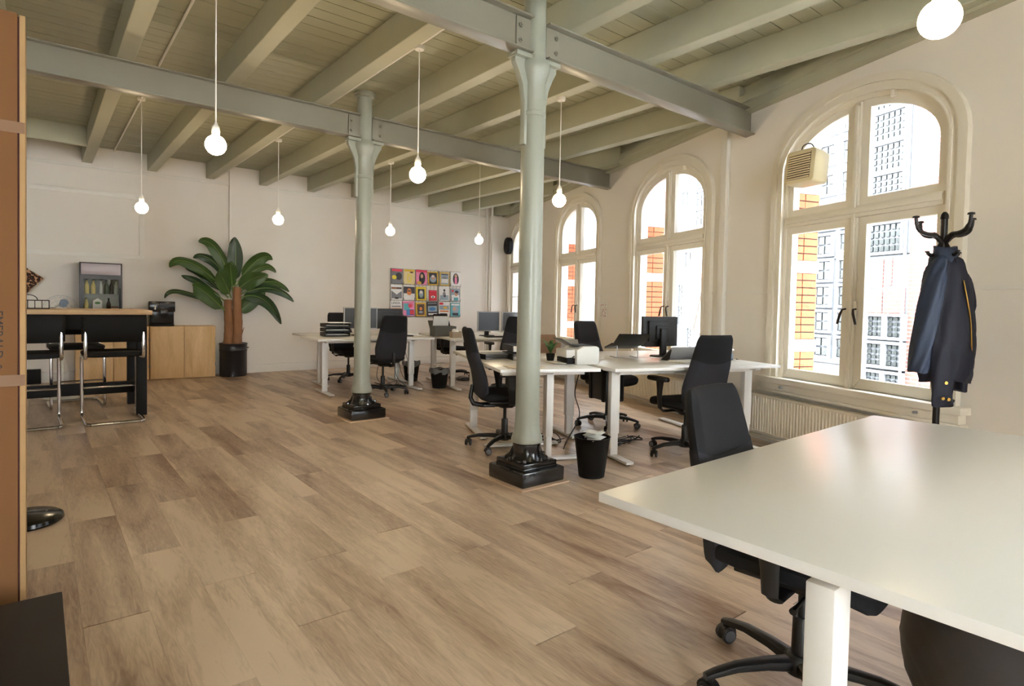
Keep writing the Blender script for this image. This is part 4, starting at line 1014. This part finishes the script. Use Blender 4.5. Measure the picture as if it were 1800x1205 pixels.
LV = [ # spine as (x, z) start, middle, tip in the room; width; depth of the tip; dark?
 ((2.45,1.42),(2.46,1.86),(2.45,2.21),.20,-.02,1),((2.40,1.45),(2.19,2.0),(1.94,2.11),.17,.05,0),((2.40,1.45),(2.11,1.84),(1.88,1.85),.13,.10,1),
 ((2.36,1.32),(1.82,1.76),(1.52,1.68),.15,-.15,0),((2.36,1.25),(1.98,1.60),(1.76,1.70),.10,.08,1),((2.36,1.15),(1.97,1.46),(1.72,1.58),.10,.12,1),
 ((2.36,.98),(2.04,1.30),(1.83,1.43),.23,-.10,0),((2.36,1.05),(1.73,1.32),(1.48,1.22),.07,.02,1),((2.40,1.25),(2.27,1.48),(2.15,1.66),.22,-.30,0),
 ((2.42,1.35),(2.37,1.62),(2.33,1.80),.20,-.22,0),((2.47,1.45),(2.81,1.88),(3.05,1.90),.17,.05,0),((2.47,1.45),(2.86,1.76),(3.06,1.68),.11,-.08,0),
 ((2.48,1.35),(2.66,1.54),(2.90,1.62),.22,-.22,0),((2.48,1.32),(2.98,1.53),(3.32,1.37),.12,.06,0),((2.48,1.28),(2.98,1.42),(3.34,1.20),.13,-.10,1),
 ((2.47,.95),(2.68,1.19),(2.90,1.36),.20,-.05,0),((2.48,1.22),(2.82,1.25),(3.10,.84),.18,-.26,1)]
for a, b_, c_, wd, dy, dk in LV:
    y_ = 10.14
    wd = wd*1.2
    big_leaf((a[0]-2.44, -.03, a[1]), (b_[0]-2.44, -.03+dy*.5, b_[1]), (c_[0]-2.44, -.03+dy, c_[1]), wd, (0.05,-.9,.42), LEAF2 if dk else LEAF)

# ------------------------------------------------------------------ bar table, stools and what stands there
r = thing('bar_table', 'black bar table with a thick oak top', 'table', (-.55, 7.65, 0))
g = G(); g.box(-1.5,1.48,-.5,.5,1.045,1.09); g.obj('tabletop', OAKTOP, r, bev=.003)
g = G(); g.box(-1.45,1.43,-.46,-.43,.90,1.045); g.box(-1.45,1.43,.43,.46,.90,1.045); g.box(-1.45,-1.42,-.46,.46,.90,1.045); g.box(1.40,1.43,-.46,.46,.90,1.045); g.obj('apron', BLKM, r, smooth=False)
for sx in (-1.40, 1.39):
    for sy in (-.41, .41):
        g = G(); g.box(sx-.045,sx+.045,sy-.045,sy+.045,0,.90); g.obj('leg', BLKM, r, bev=.003)
    g = G(); g.box(sx-.03,sx+.03,-.37,.37,.20,.30); g.obj('cross_rail', BLKM, r, bev=.003)
g = G(); g.box(-1.38,1.37,-.03,.03,.19,.31); g.obj('foot_rail', BLKM, r, bev=.003)
LEATH = mat('black_leather', (12,11,11), .6, spec=.2, bump=.1, bscale=200)
def stool(x, y, rz, label):                             # faces +y
    r = thing('bar_stool', label, 'bar stool', (x, y, 0), rz, 'chrome cantilever bar stools'); h_ = .235
    for sx in (-1, 1):
        X = h_*sx
        g = G(); g.tube(smooth_path([(X,-.20,1.0),(X,-.215,.85),(X,-.22,.70),(X,-.20,.645),(X,-.14,.632),(X,.12,.632),(X,.20,.625),(X,.225,.58),(X,.235,.3),(X,.24,.09),(X,.225,.03),(X,.16,.014),(X,-.22,.014),(X*.97,-.30,.014),(X*.85,-.335,.014)], 5), .0165, 10); g.obj('side_tube', CHROME, r)
    g = G(); g.tube([(-h_*.86,-.335,.014),(h_*.86,-.335,.014)], .0165, 10); g.obj('floor_bar', CHROME, r)
    g = G(); g.tube([(-h_,.235,.30),(h_,.235,.30)], .010, 10); g.obj('foot_bar', CHROME, r)
    g = G(); rings = []
    for v, k_ in ((0,.9),(.05,1.),(.9,1.),(1.,.92)):
        rings.append([(a, -.20+.42*v, .665+b_) for a, b_ in superell(.50*k_, .06*(1 if .01 < v < .99 else .6), 24, 4.)])
    g.loft(rings); g.obj('seat', LEATH, r, ang=50)
    g = G(); rings = []
    for v, k_ in ((0,.94),(.06,1.),(.94,1.),(1.,.93)):
        rings.append([(a, -.205+b_-.015*v, .785+.255*v) for a, b_ in superell(.53*k_, .045*(1 if .01 < v < .99 else .6), 24, 4.)])
    g.loft(rings); bk = g.obj('backrest', LEATH, r, ang=50)
    for sx in (-1, 1):
        g = G(); g.tube([(h_*sx,-.225,.98),(h_*sx,-.242,.98)], .008, 8); g.obj('rivet', BLKM, bk)
stool(.58, 7.12, .02, 'black and chrome bar stool at the right end of the bar table')
stool(-.07, 7.16, .02, 'black and chrome bar stool beside the cardboard box')
stool(.33, 8.22, PI+.05, 'black and chrome bar stool on the far side of the bar table')
# wire basket
r = thing('wire_basket', 'black wire basket on the bar table', 'basket', (-.05, 7.62, 1.09))
g = G()
for z_ in (.004, .085): g.tube([(-.14,-.10,z_),(.14,-.10,z_),(.14,.10,z_),(-.14,.10,z_),(-.14,-.10,z_)], .004, 6)
g.obj('rim', BLKM, r)
for k_ in range(6):
    for sy in (-.10,.10):
        g = G(); g.tube([(-.14+k_*.056,sy,.004),(-.14+k_*.056,sy,.085)], .003, 6); g.obj('wire', BLKM, r)
g = G()
for sy in (-.05,.05): g.tube([Vector((-.02+.07*math.cos(t),sy,.085+.055*math.sin(t))) for t in (PI*k_/12 for k_ in range(13))], .004, 6)
g.obj('handle', BLKM, r)
# pedestal fan
r = thing('pedestal_fan', 'white pedestal fan with a clear guard behind the bar table', 'fan', (.21, 8.85, 0))
FW_ = mat('fan_white', (222,220,212), .35)
g = G(); g.lathe([(.0005,.002),(.17,.002),(.175,.012),(.15,.025),(.03,.04),(.02,.05)], 32); g.obj('base', FW_, r)
g = G(); g.lathe([(.028,.04),(.026,.45),(.03,.455),(.03,.49),(.016,.50),(.016,.98)], 16); g.obj('pole', FW_, r)
g = G(); g.lathe([(.05,-.06),(.06,0),(.055,.10),(.02,.13)], 20, (0,0,0), TR(0,.03,1.06)@Matrix.Rotation(-PI/2,4,'X')); g.obj('motor', FW_, r)
g = G()
for rr in (.17,.15,.11,.07): g.tube([(rr*math.cos(t),-.07,1.06+rr*math.sin(t)) for t in (2*PI*k_/32 for k_ in range(33))], .003 if rr < .16 else .006, 6)
for k_ in range(16):
    t = 2*PI*k_/16; g.tube([(.03*math.cos(t),-.085,1.06+.03*math.sin(t)),(.11*math.cos(t),-.085,1.06+.11*math.sin(t)),(.17*math.cos(t),-.07,1.06+.17*math.sin(t))], .0018, 5)
g.obj('guard', CLEAR, r)
BLD = mat('blue_grey_blade', (112,124,140), .35)
for k_ in range(3):
    a = 2*PI*k_/3+.9; g = G(); T_ = TR(-.0,-.045,1.06)@Matrix.Rotation(a,4,'Y')
    ps = superell(.10,.085,16,2.4,.085,0); g.prism([(x_, z_) for x_, z_ in ps], -.004, .004, T_@Matrix.Rotation(.35,4,'X')); g.obj('blade', BLD, r)
g = G(); g.tube([(.03,.02,.5),(.07,.03,.35),(.06,.0,.12),(.14,-.05,.01),(.45,-.1,.008)], .004, 6); g.obj('cord', FW_, r)
# leopard cushion on a hidden white bench by the wall
LEO = bpy.data.materials.new('leopard_print'); LEO.use_nodes = True
n = LEO.node_tree.nodes; l = LEO.node_tree.links
tc = n.new('ShaderNodeTexCoord'); v1 = n.new('ShaderNodeTexVoronoi'); v1.inputs['Scale'].default_value = 26; v1.inputs['Randomness'].default_value = .8; l.new(tc.outputs['Object'], v1.inputs['Vector'])
cr = n.new('ShaderNodeValToRGB'); e = cr.color_ramp.elements
e[0].position = .0; e[0].color = (*lin((150,98,66)),1); e[1].position = .32; e[1].color = (*lin((40,24,18)),1)
x_ = e.new(.56); x_.color = (*lin((48,28,20)),1); x_ = e.new(.64); x_.color = (*lin((196,152,118)),1)
l.new(v1.outputs['Distance'], cr.inputs[0]); l.new(cr.outputs[0], n['Principled BSDF'].inputs['Base Color']); n['Principled BSDF'].inputs['Roughness'].default_value = .85
mp_ = v1
r = thing('bench_shelf', 'white wall shelf behind the bar table at the far left', 'shelf', (-.75, far_y(-.75)-.0, 0), FANG)
g = G(); g.box(-.6,.52,-.34,-.01,1.16,1.20); g.obj('board', TRIMW, r, bev=.003)
for sx in (-.5,.45):
    g = G(); g.prism([(-.30,1.16),(-.01,1.16),(-.01,.95)], sx-.012, sx+.012, RZ(PI/2)@Matrix.Scale(-1,4,(0,1,0))); g.obj('bracket', TRIMW, r, smooth=False)
r = thing('cushion', 'leopard print cushion standing on its corner', 'cushion', (-.20, 10.22, 1.43), FANG)
g = G(); N = 14; vs = []; fs = []
for sgn in (1, -1):
    for i in range(N+1):
        for j in range(N+1):
            a, b_ = -1+2*i/N, -1+2*j/N; k_ = .19*(1-.06*(1-abs(a*b_))*max(abs(a),abs(b_))**4)
            h_ = .075*((1-a**4)*(1-b_**4))**.55; X, Z_ = a*k_, b_*k_; c_, s_ = math.cos(PI/4+.1), math.sin(PI/4+.1)
            vs.append((X*c_-Z_*s_, sgn*h_, X*s_+Z_*c_))
o_ = (N+1)**2
for q in (0, o_):
    for i in range(N):
        for j in range(N): fs.append((q+i*(N+1)+j, q+i*(N+1)+j+1, q+(i+1)*(N+1)+j+1, q+(i+1)*(N+1)+j))
g.add(vs, fs); g.obj('cover', LEO, r, ang=80)
# wall socket and cable tray at the left skirting
r = thing('socket_box', 'small black box on the far skirting at the left', 'box', (-.05, far_y(-.05)-.06, 0)); g = G(); g.box(-.08,.08,-.05,.05,0,.20); g.obj('case', BLKM, r, bev=.004)

# ------------------------------------------------------------------ tall cardboard box, dark pedestal and stand base at the left edge
r = thing('cardboard_box', 'tall brown cardboard box with printed lettering at the left edge', 'cardboard box', (-.033, 2.06, 0))
BT = Matrix.Identity(4)
up = Vector((.006,.030,1)).normalized()                # the box leans back a little
for i in range(3): BT[i][2] = up[i]
g = G(); g.box(-.42,-.016,.002,.22,.0,1.985,BT); g.obj('carton', CARD, r, bev=.004)
g = G(); g.box(-.0125,.0,.002,.22,.0,1.98,BT); g.obj('side_flap', CARDE, r, bev=.001)
g = G(); g.box(-.016,-.0125,.006,.215,.0,1.975,BT); g.obj('dark_gap', mat('dark_red_gap',(58,22,22),.9), r, smooth=False)
for z_ in (.975, 1.66):
    g = G(); g.box(-.16,-.001,.0008,.002,z_,z_+.03,BT); g.obj('tape', mat('clear_tape',(110,82,58),.45,spec=.2), r, smooth=False)
text('lettering', 'EMERALD', .030, INK, r, BT @ TR(-.058,.0014,1.115) @ Matrix.Rotation(PI/2,4,'X') @ RZ(-PI/2))
text('lettering', '&', .026, INK, r, BT @ TR(-.058,.0014,1.028) @ Matrix.Rotation(PI/2,4,'X') @ RZ(-PI/2))
r = thing('dark_pedestal', 'low dark brown cabinet top in the bottom left corner', 'cabinet', (-.3, 1.45, 0))
DB = mat('dark_brown_veneer', (26,20,18), .6, spec=.2, var=.1, vscale=20)
g = G(); g.box(-.35,.345,-.65,.47,.43,.45); g.obj('top', DB, r, bev=.003)
g = G(); g.box(-.34,.335,-.64,.46,.04,.43); g.obj('carcass', DB, r, smooth=False)
for a_, b2 in ((-.335,-.003),(.003,.33)):
    g = G(); g.box(a_,b2,-.652,-.64,.06,.42); d_ = g.obj('door', DB, r, smooth=False); g = G(); g.tube([(a_+.28 if a_ < 0 else a_+.05,-.655,.3),(a_+.28 if a_ < 0 else a_+.05,-.665,.3)], .008); g.obj('knob', SILV, d_)
r = thing('round_stand', 'round black floor stand base behind the cardboard box', 'stand', (-.065, 4.08, 0))
g = G(); g.lathe([(.0005,.001),(.165,.001),(.175,.012),(.17,.03),(.15,.042),(.05,.05),(.02,.055)], 40); g.obj('base', GB2, r)
g = G(); g.tube([(-.06,.03,.05),(-.06,.03,1.2)], .014, 12); g.obj('pole', GB2, r)
# ------------------------------------------------------------------ magazine rack on the far wall
X0, X1, Z0, Z1_ = 5.30, 6.90, .945, 1.885
RK = mat('rack_wire', (70,66,62), .4, metal=.6)
def fpt(x, o, z): return FT @ Vector((x-3, -o, z))
cw = (X1-X0)/6; rh = (Z1_-Z0)/3
racks = []
for k_ in range(3):
    xa = X0+2*cw*k_+.006; xb_ = X0+2*cw*(k_+1)-.02
    c = fpt((xa+xb_)/2, 0, 0); r = thing('magazine_rack', ('left','middle','right')[k_]+' wire magazine rack panel on the far wall', 'magazine rack', (c.x, c.y, 0), FANG, 'wire magazine racks'); hw = (xb_-xa)/2
    g = G(); g.tube([(-hw,-.012,Z0),(hw,-.012,Z0),(hw,-.012,Z1_),(-hw,-.012,Z1_),(-hw,-.012,Z0)], .004, 6); g.obj('frame', RK, r)
    for q in range(5):
        g = G(); x_ = -hw+2*hw*(q+1)/6; g.tube([(x_,-.010,Z0),(x_,-.010,Z1_)], .0025, 5); g.obj('wire', RK, r)
    for q in range(3):
        g = G(); z_ = Z0+rh*q+.012
        for u in (0, 1):
            xa_ = -hw+hw*u+.01; xe = xa_+hw-.02
            g.tube([(xa_,-.012,z_),(xa_,-.055,z_),(xe,-.055,z_),(xe,-.012,z_)], .003, 5); g.tube([(xa_,-.055,z_),(xa_,-.055,z_+.05)], .0025, 5); g.tube([(xe,-.055,z_),(xe,-.055,z_+.05)], .0025, 5)
        g.obj('pocket', RK, r)
def flat(name, rgb): return mat('print_'+name, rgb, .45)
PR = {k_: flat(k_, v) for k_, v in dict(grey=(128,128,132), yellow=(236,214,60), cream=(226,206,150), pink=(226,70,96), red=(206,40,56), dark=(44,42,46), white=(232,230,228), skin=(206,160,132), blue=(70,130,190), teal=(90,170,180), gold=(222,180,50), orange=(220,130,60), steel=(150,166,178), brown=(92,62,46), lpink=(236,140,180), green=(90,140,90)).items()}
def circ(cx_, cz, rx, rz_, n_=14): return [(cx_+rx*math.cos(2*PI*k_/n_), cz+rz_*math.sin(2*PI*k_/n_)) for k_ in range(n_)]
def rc(a, b_, c_, d_): return [(a,c_),(b_,c_),(b_,d_),(a,d_)]
MG = [ # row (0 top), column, size, cover colour, print shapes in unit coordinates, label
 (0,0,1.,'grey',[('pink',rc(.05,.95,.82,.97)),('dark',circ(.65,.5,.28,.25)),('yellow',circ(.27,.42,.2,.14))],'grey magazine with a red title and yellow disc'),
 (0,1,1.,'cream',[('gold',rc(.05,.95,.85,.97)),('yellow',circ(.5,.4,.2,.28)),('cream',circ(.5,.4,.13,.2)),('brown',circ(.7,.8,.16,.05))],'cream and gold magazine in the top row'),
 (0,2,1.,'lpink',[('pink',rc(.0,1.,.84,1.)),('dark',circ(.55,.45,.28,.42)),('skin',circ(.52,.58,.12,.14)),('gold',circ(.3,.12,.2,.1))],'pink magazine with a long-haired figure'),
 (0,3,.92,'gold',[('dark',rc(.1,.9,.08,.92)),('steel',circ(.5,.45,.33,.25)),('skin',circ(.52,.58,.18,.2)),('white',circ(.48,.66,.14,.08))],'gold-bordered magazine with a close-up face, top row'),
 (0,4,.92,'gold',[('steel',rc(.1,.93,.08,.92)),('white',rc(.15,.85,.2,.5)),('dark',rc(.15,.85,.8,.88)),('grey',circ(.5,.6,.3,.1))],'gold-bordered magazine with a grey landscape, top row'),
 (0,5,.98,'white',[('dark',circ(.5,.5,.3,.42)),('skin',circ(.5,.72,.14,.13)),('lpink',rc(.38,.62,.15,.6)),('white',rc(.2,.8,.0,.14))],'white magazine with a dark-haired figure at the right end'),
 (1,0,1.,'white',[('brown',rc(.05,.95,.72,.84)),('grey',[(.05,.1),(.95,.1),(.95,.6),(.5,.35),(.05,.62)]),('dark',circ(.5,.12,.2,.06)),('orange',rc(.1,.5,.76,.80))],'white magazine with crossed grey shapes at the left'),
 (1,1,1.,'white',[('dark',rc(.0,1.,.45,.9)),('orange',circ(.5,.55,.2,.26)),('white',[(.05,0),(.95,0),(.8,.34),(.2,.34)]),('brown',circ(.5,.62,.17,.05))],'magazine with an orange face above a white collar'),
 (1,2,.92,'gold',[('yellow',rc(.03,.97,.03,.97)),('dark',rc(.16,.84,.1,.84)),('steel',circ(.5,.48,.22,.28)),('white',circ(.5,.6,.15,.12))],'yellow-bordered magazine with a pale mask'),
 (1,3,.72,'red',[('white',circ(.5,.36,.28,.12)),('dark',circ(.5,.34,.1,.08)),('pink',rc(.1,.9,.86,.94))],'small red booklet in the middle row'),
 (1,4,1.,'white',[('steel',rc(.1,.9,.05,.4)),('dark',circ(.52,.74,.1,.09)),('grey',circ(.5,.45,.14,.2)),('dark',circ(.55,.34,.1,.07))],'pale magazine with a small standing figure'),
 (1,5,.88,'steel',[('white',rc(.08,.92,.05,.5)),('red',circ(.22,.82,.12,.1)),('skin',circ(.6,.62,.2,.22)),('dark',circ(.66,.74,.2,.12)),('teal',rc(.3,.8,.05,.3))],'pale blue magazine with a red dot'),
 (2,0,1.,'white',[('skin',rc(.05,.95,.05,.55)),('orange',circ(.5,.3,.3,.2)),('grey',rc(.1,.9,.6,.68))],'white magazine with large black title lettering'),
 (2,1,1.,'lpink',[('teal',rc(.08,.6,.4,.85)),('pink',circ(.65,.7,.2,.14)),('blue',rc(.3,.9,.05,.45)),('red',rc(.6,.95,.1,.4))],'pink and turquoise magazine in the bottom row'),
 (2,2,.92,'gold',[('brown',rc(.14,.86,.08,.9)),('dark',circ(.5,.5,.28,.28)),('orange',circ(.5,.55,.15,.13)),('steel',circ(.5,.3,.2,.08))],'gold-bordered brown magazine in the bottom row'),
 (2,3,1.,'dark',[('steel',rc(.08,.92,.3,.7)),('white',rc(.1,.9,.1,.2)),('blue',circ(.5,.5,.3,.12)),('grey',rc(.1,.9,.85,.93))],'dark blue-grey magazine in the bottom row'),
 (2,4,1.,'white',[('red',rc(.05,.4,.8,.95)),('steel',rc(.05,.95,.45,.75)),('orange',rc(.1,.9,.3,.4)),('dark',rc(.1,.8,.1,.2)),('gold',circ(.6,.6,.2,.08))],'white magazine with red and steel bands'),
 (2,5,.95,'teal',[('white',rc(.08,.92,.8,.93)),('steel',circ(.5,.5,.35,.3)),('skin',circ(.4,.55,.14,.14)),('dark',rc(.2,.8,.05,.25))],'turquoise magazine at the bottom right of the rack'),
]
for row, cl, sz, base, shapes, lab in MG:
    x_ = X0+cw*cl+cw*.5-.004; z_ = Z1_-rh*(row+1)+.018; w_ = .245*sz; h_ = .292*sz; c = fpt(x_, .035, 0)
    r = thing('magazine', lab, 'magazine', (c.x, c.y, z_), FANG+random.uniform(-.03,.03), 'magazines in the wall rack')
    TL = Matrix.Rotation(-.06,4,'X') @ Matrix.Rotation(random.uniform(-.04,.04),4,'Y')
    g = G(); g.box(-w_/2,w_/2,-.004,.004,0,h_,TL); g.obj('pages', PR[base], r, smooth=False)
    g = G(); ms = []
    for q, (m_, poly) in enumerate(shapes):
        if PR[m_] not in ms: ms.append(PR[m_])
        g.cur = ms.index(PR[m_]); g.prism([(-w_/2+w_*a, h_*b_) for a, b_ in poly], -.0044-.0004*(q+1), -.004, TL)
    g.obj('cover_print', ms, r, smooth=False)
    if row == 2 and cl == 0: text('title', 'LINDA.', .062, PR['dark'], r, TL @ TR(0,-.0062,h_*.86) @ Matrix.Rotation(PI/2,4,'X'))

# ------------------------------------------------------------------ coat rack and jacket
CR = WP(-2.0, -.33)
r = thing('coat_rack', 'black coat stand with curved hooks before the nearest window', 'coat rack', CR, -.677)
IRON = mat('black_brown_iron', (26,22,22), .4, metal=.3)
g = G(); g.tube([(0,0,.02),(0,0,1.80)], .019, 14); g.lathe([(.019,1.80),(.024,1.805),(.02,1.83),(.008,1.845)], 14); g.obj('pole', IRON, r)
for k_ in range(4):
    a = k_*PI/2+.1; T_ = RZ(a)
    g = G(); g.tube([T_@p_ for p_ in smooth_path([(.012,0,1.66),(.06,0,1.70),(.11,0,1.705),(.155,0,1.72),(.182,0,1.755),(.19,0,1.80)], 6)], [.016]*8+[.013]*15+[.010]*8, 8)
    g.lathe([(.0005,.0),(.02,.002),(.018,.012),(.004,.016)], 12, (0,0,0), T_@TR(.19,0,1.80)); g.obj('hook', IRON, r)
    g = G(); g.tube([T_@p_ for p_ in smooth_path([(.012,0,1.66),(.04,0,1.62),(.055,0,1.585),(.085,0,1.575),(.105,0,1.59)], 6)], .010, 8); g.lathe([(.0005,0),(.014,.002),(.012,.01),(.003,.012)], 10, (0,0,0), T_@TR(.107,0,1.59)); g.obj('lower_hook', IRON, r)
    g = G(); g.tube([T_@p_ for p_ in smooth_path([(.015,0,.12),(.08,0,.10),(.16,0,.05),(.22,0,.012),(.25,0,.012)], 5)], .013, 8); g.obj('foot', IRON, r)
g = G(); g.tube(smooth_path([(.01,-.02,.83),(.05,-.03,.80),(.055,-.04,.74),(.03,-.04,.70),(.07,-.05,.68)], 6), .011, 8); g.tube(smooth_path([(.01,0,.86),(.08,-.02,.87),(.14,-.03,.91)], 6), .012, 8); g.obj('umbrella_hook', IRON, r)
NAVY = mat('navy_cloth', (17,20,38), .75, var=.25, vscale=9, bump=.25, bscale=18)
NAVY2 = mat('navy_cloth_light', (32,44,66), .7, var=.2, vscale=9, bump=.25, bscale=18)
r = thing('jacket', 'navy blue jacket with a brass zip hanging on the coat stand', 'jacket', CR, -.677)
def cloth(name, secs, m, fold=.012, nf=7, ph=0.):
    g = G(); rings = []
    for q, (cx_, cy_, z_, a, b_) in enumerate(secs):
        ring = []
        for k_ in range(36):
            t = 2*PI*k_/36; f_ = 1+fold/max(a,b_,.02)*math.sin(nf*t+ph+.5*q)*min(1, q/2); ring.append((cx_+a*f_*math.cos(t), cy_+b_*f_*math.sin(t), z_+.01*math.sin(2*t+q)))
        rings.append(ring)
    # smooth in between
    g.loft(rings); return g.obj(name, m, r, ang=80)
def dense(secs, n=4):
    P_ = [Vector(s_[:3]) for s_ in secs]; A_ = [Vector((s_[3], s_[4], 0)) for s_ in secs]; sp = smooth_path(P_, n); sa = smooth_path(A_, n)
    return [(p_.x, p_.y, p_.z, max(.005,a_.x), max(.005,a_.y)) for p_, a_ in zip(sp, sa)]
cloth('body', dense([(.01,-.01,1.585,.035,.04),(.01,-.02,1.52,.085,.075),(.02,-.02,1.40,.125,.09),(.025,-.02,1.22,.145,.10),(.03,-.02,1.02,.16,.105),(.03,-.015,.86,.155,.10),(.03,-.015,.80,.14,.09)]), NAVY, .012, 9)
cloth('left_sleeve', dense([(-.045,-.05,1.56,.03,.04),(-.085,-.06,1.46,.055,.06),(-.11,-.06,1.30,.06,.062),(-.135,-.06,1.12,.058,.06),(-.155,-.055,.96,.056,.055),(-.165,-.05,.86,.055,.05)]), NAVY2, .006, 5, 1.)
cloth('right_sleeve', dense([(.08,-.0,1.50,.04,.05),(.125,.0,1.40,.05,.055),(.15,.0,1.27,.05,.055),(.145,.02,1.14,.048,.05),(.15,.03,.98,.05,.05),(.155,.02,.74,.03,.04)]), NAVY, .006, 5, 2.)
cloth('front_flap', dense([(-.03,-.07,1.2,.05,.03),(-.035,-.085,1.0,.065,.032),(-.03,-.085,.82,.07,.030),(-.025,-.08,.70,.065,.026),(-.02,-.08,.655,.06,.02)]), NAVY, .006, 4, .5)
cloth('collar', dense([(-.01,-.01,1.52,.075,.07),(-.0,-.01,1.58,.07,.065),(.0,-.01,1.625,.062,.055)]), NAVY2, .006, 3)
g = G(); g.tube(smooth_path([(.055,-.105,1.42),(.07,-.122,1.30),(.10,-.115,1.18),(.12,-.105,1.04),(.15,-.08,.88)], 6), .0045, 6); g.obj('zip', BRASS, r)
for x_, z_ in ((-.03,.80),(-.045,.705),(-.01,.70)):
    g = G(); g.tube([(x_,-.108,z_),(x_,-.118,z_)], .010, 12); g.obj('button', BRASS, r)

# ------------------------------------------------------------------ wall-mounted devices, poster
r = thing('loudspeaker', 'cream slatted heater box hung in the nearest arched window', 'heater', WP(-.72, -.02), WANG)
CRM = mat('cream_plastic', (214,200,160), .4)
rot = TR(.04,-.16,2.38) @ Matrix.Rotation(.12,4,'Z') @ Matrix.Rotation(-.10,4,'X')
ps = rrect(.27,.27,.03); ps2 = rrect(.23,.24,.03)
g = G(); g.loft([[rot@Vector((a,-.11,b_)) for a,b_ in ps2],[rot@Vector((a,-.10,b_)) for a,b_ in ps],[rot@Vector((a,.0,b_)) for a,b_ in ps],[rot@Vector((a*.92,.08,b_*.92)) for a,b_ in ps]]); g.obj('case', CRM, r, ang=40)
g = G(); g.box(-.105,.105,-.1125,-.109,-.105,.105,rot); g.obj('grille_back', mat('dark_brown_grille',(50,36,28),.6), r, smooth=False)
for k_ in range(11):
    g = G(); z_ = -.098+k_*.0195; g.box(-.105,.105,-.120,-.112,z_-.0055,z_+.0055,rot); g.obj('slat', CRM, r, smooth=False)
g = G(); g.tube([rot@p_ for p_ in smooth_path([(.07,-.02,.135),(.02,-.02,.20),(-.05,-.02,.20),(-.07,-.02,.14)], 6)], .005, 6); g.obj('cord', CABLE, r)
g = G(); g.box(-.02,.02,.05,.16,-.02,.02,rot); g.obj('bracket', CRM, r, smooth=False)
r['label'] = 'cream slatted speaker box hung in the nearest arched window'; r['category'] = 'speaker'
r = thing('wall_fan', 'black round fan in the farthest arched window', 'fan', WP(7.45, -.06, 2.48), WANG)
g = G(); g.lathe([(.165,-.05),(.18,-.04),(.18,.04),(.165,.05)], 28, (0,0,0), Matrix.Rotation(PI/2,4,'X')); g.obj('housing', BLKM, r)
g = G()
for rr in (.05,.09,.13,.165): g.tube([(rr*math.cos(t),-.055,rr*math.sin(t)) for t in (2*PI*k_/28 for k_ in range(29))], .004, 5)
g.obj('grille', PLAS, r)
g = G(); g.box(-.03,.03,.04,.09,-.05,.05); g.obj('bracket', BLKM, r, smooth=False)
r = thing('wall_poster', 'small faded drawing pinned between the windows', 'poster', WP(3.125, -.004, 1.18), WANG)
g = G(); g.box(-.13,.13,-.001,.001,-.13,.13); g.obj('sheet', PAPER, r, smooth=False)
g = G(); PK = mat('faded_ink',(206,170,176),.8)
for k_ in range(26):
    a, b_ = random.uniform(-.08,.08), random.uniform(-.11,.11); q = random.uniform(.006,.02); g.prism(circ(a,b_,q,q*.7,8), -.0016, -.001)
g.obj('drawing', PK, r, smooth=False)
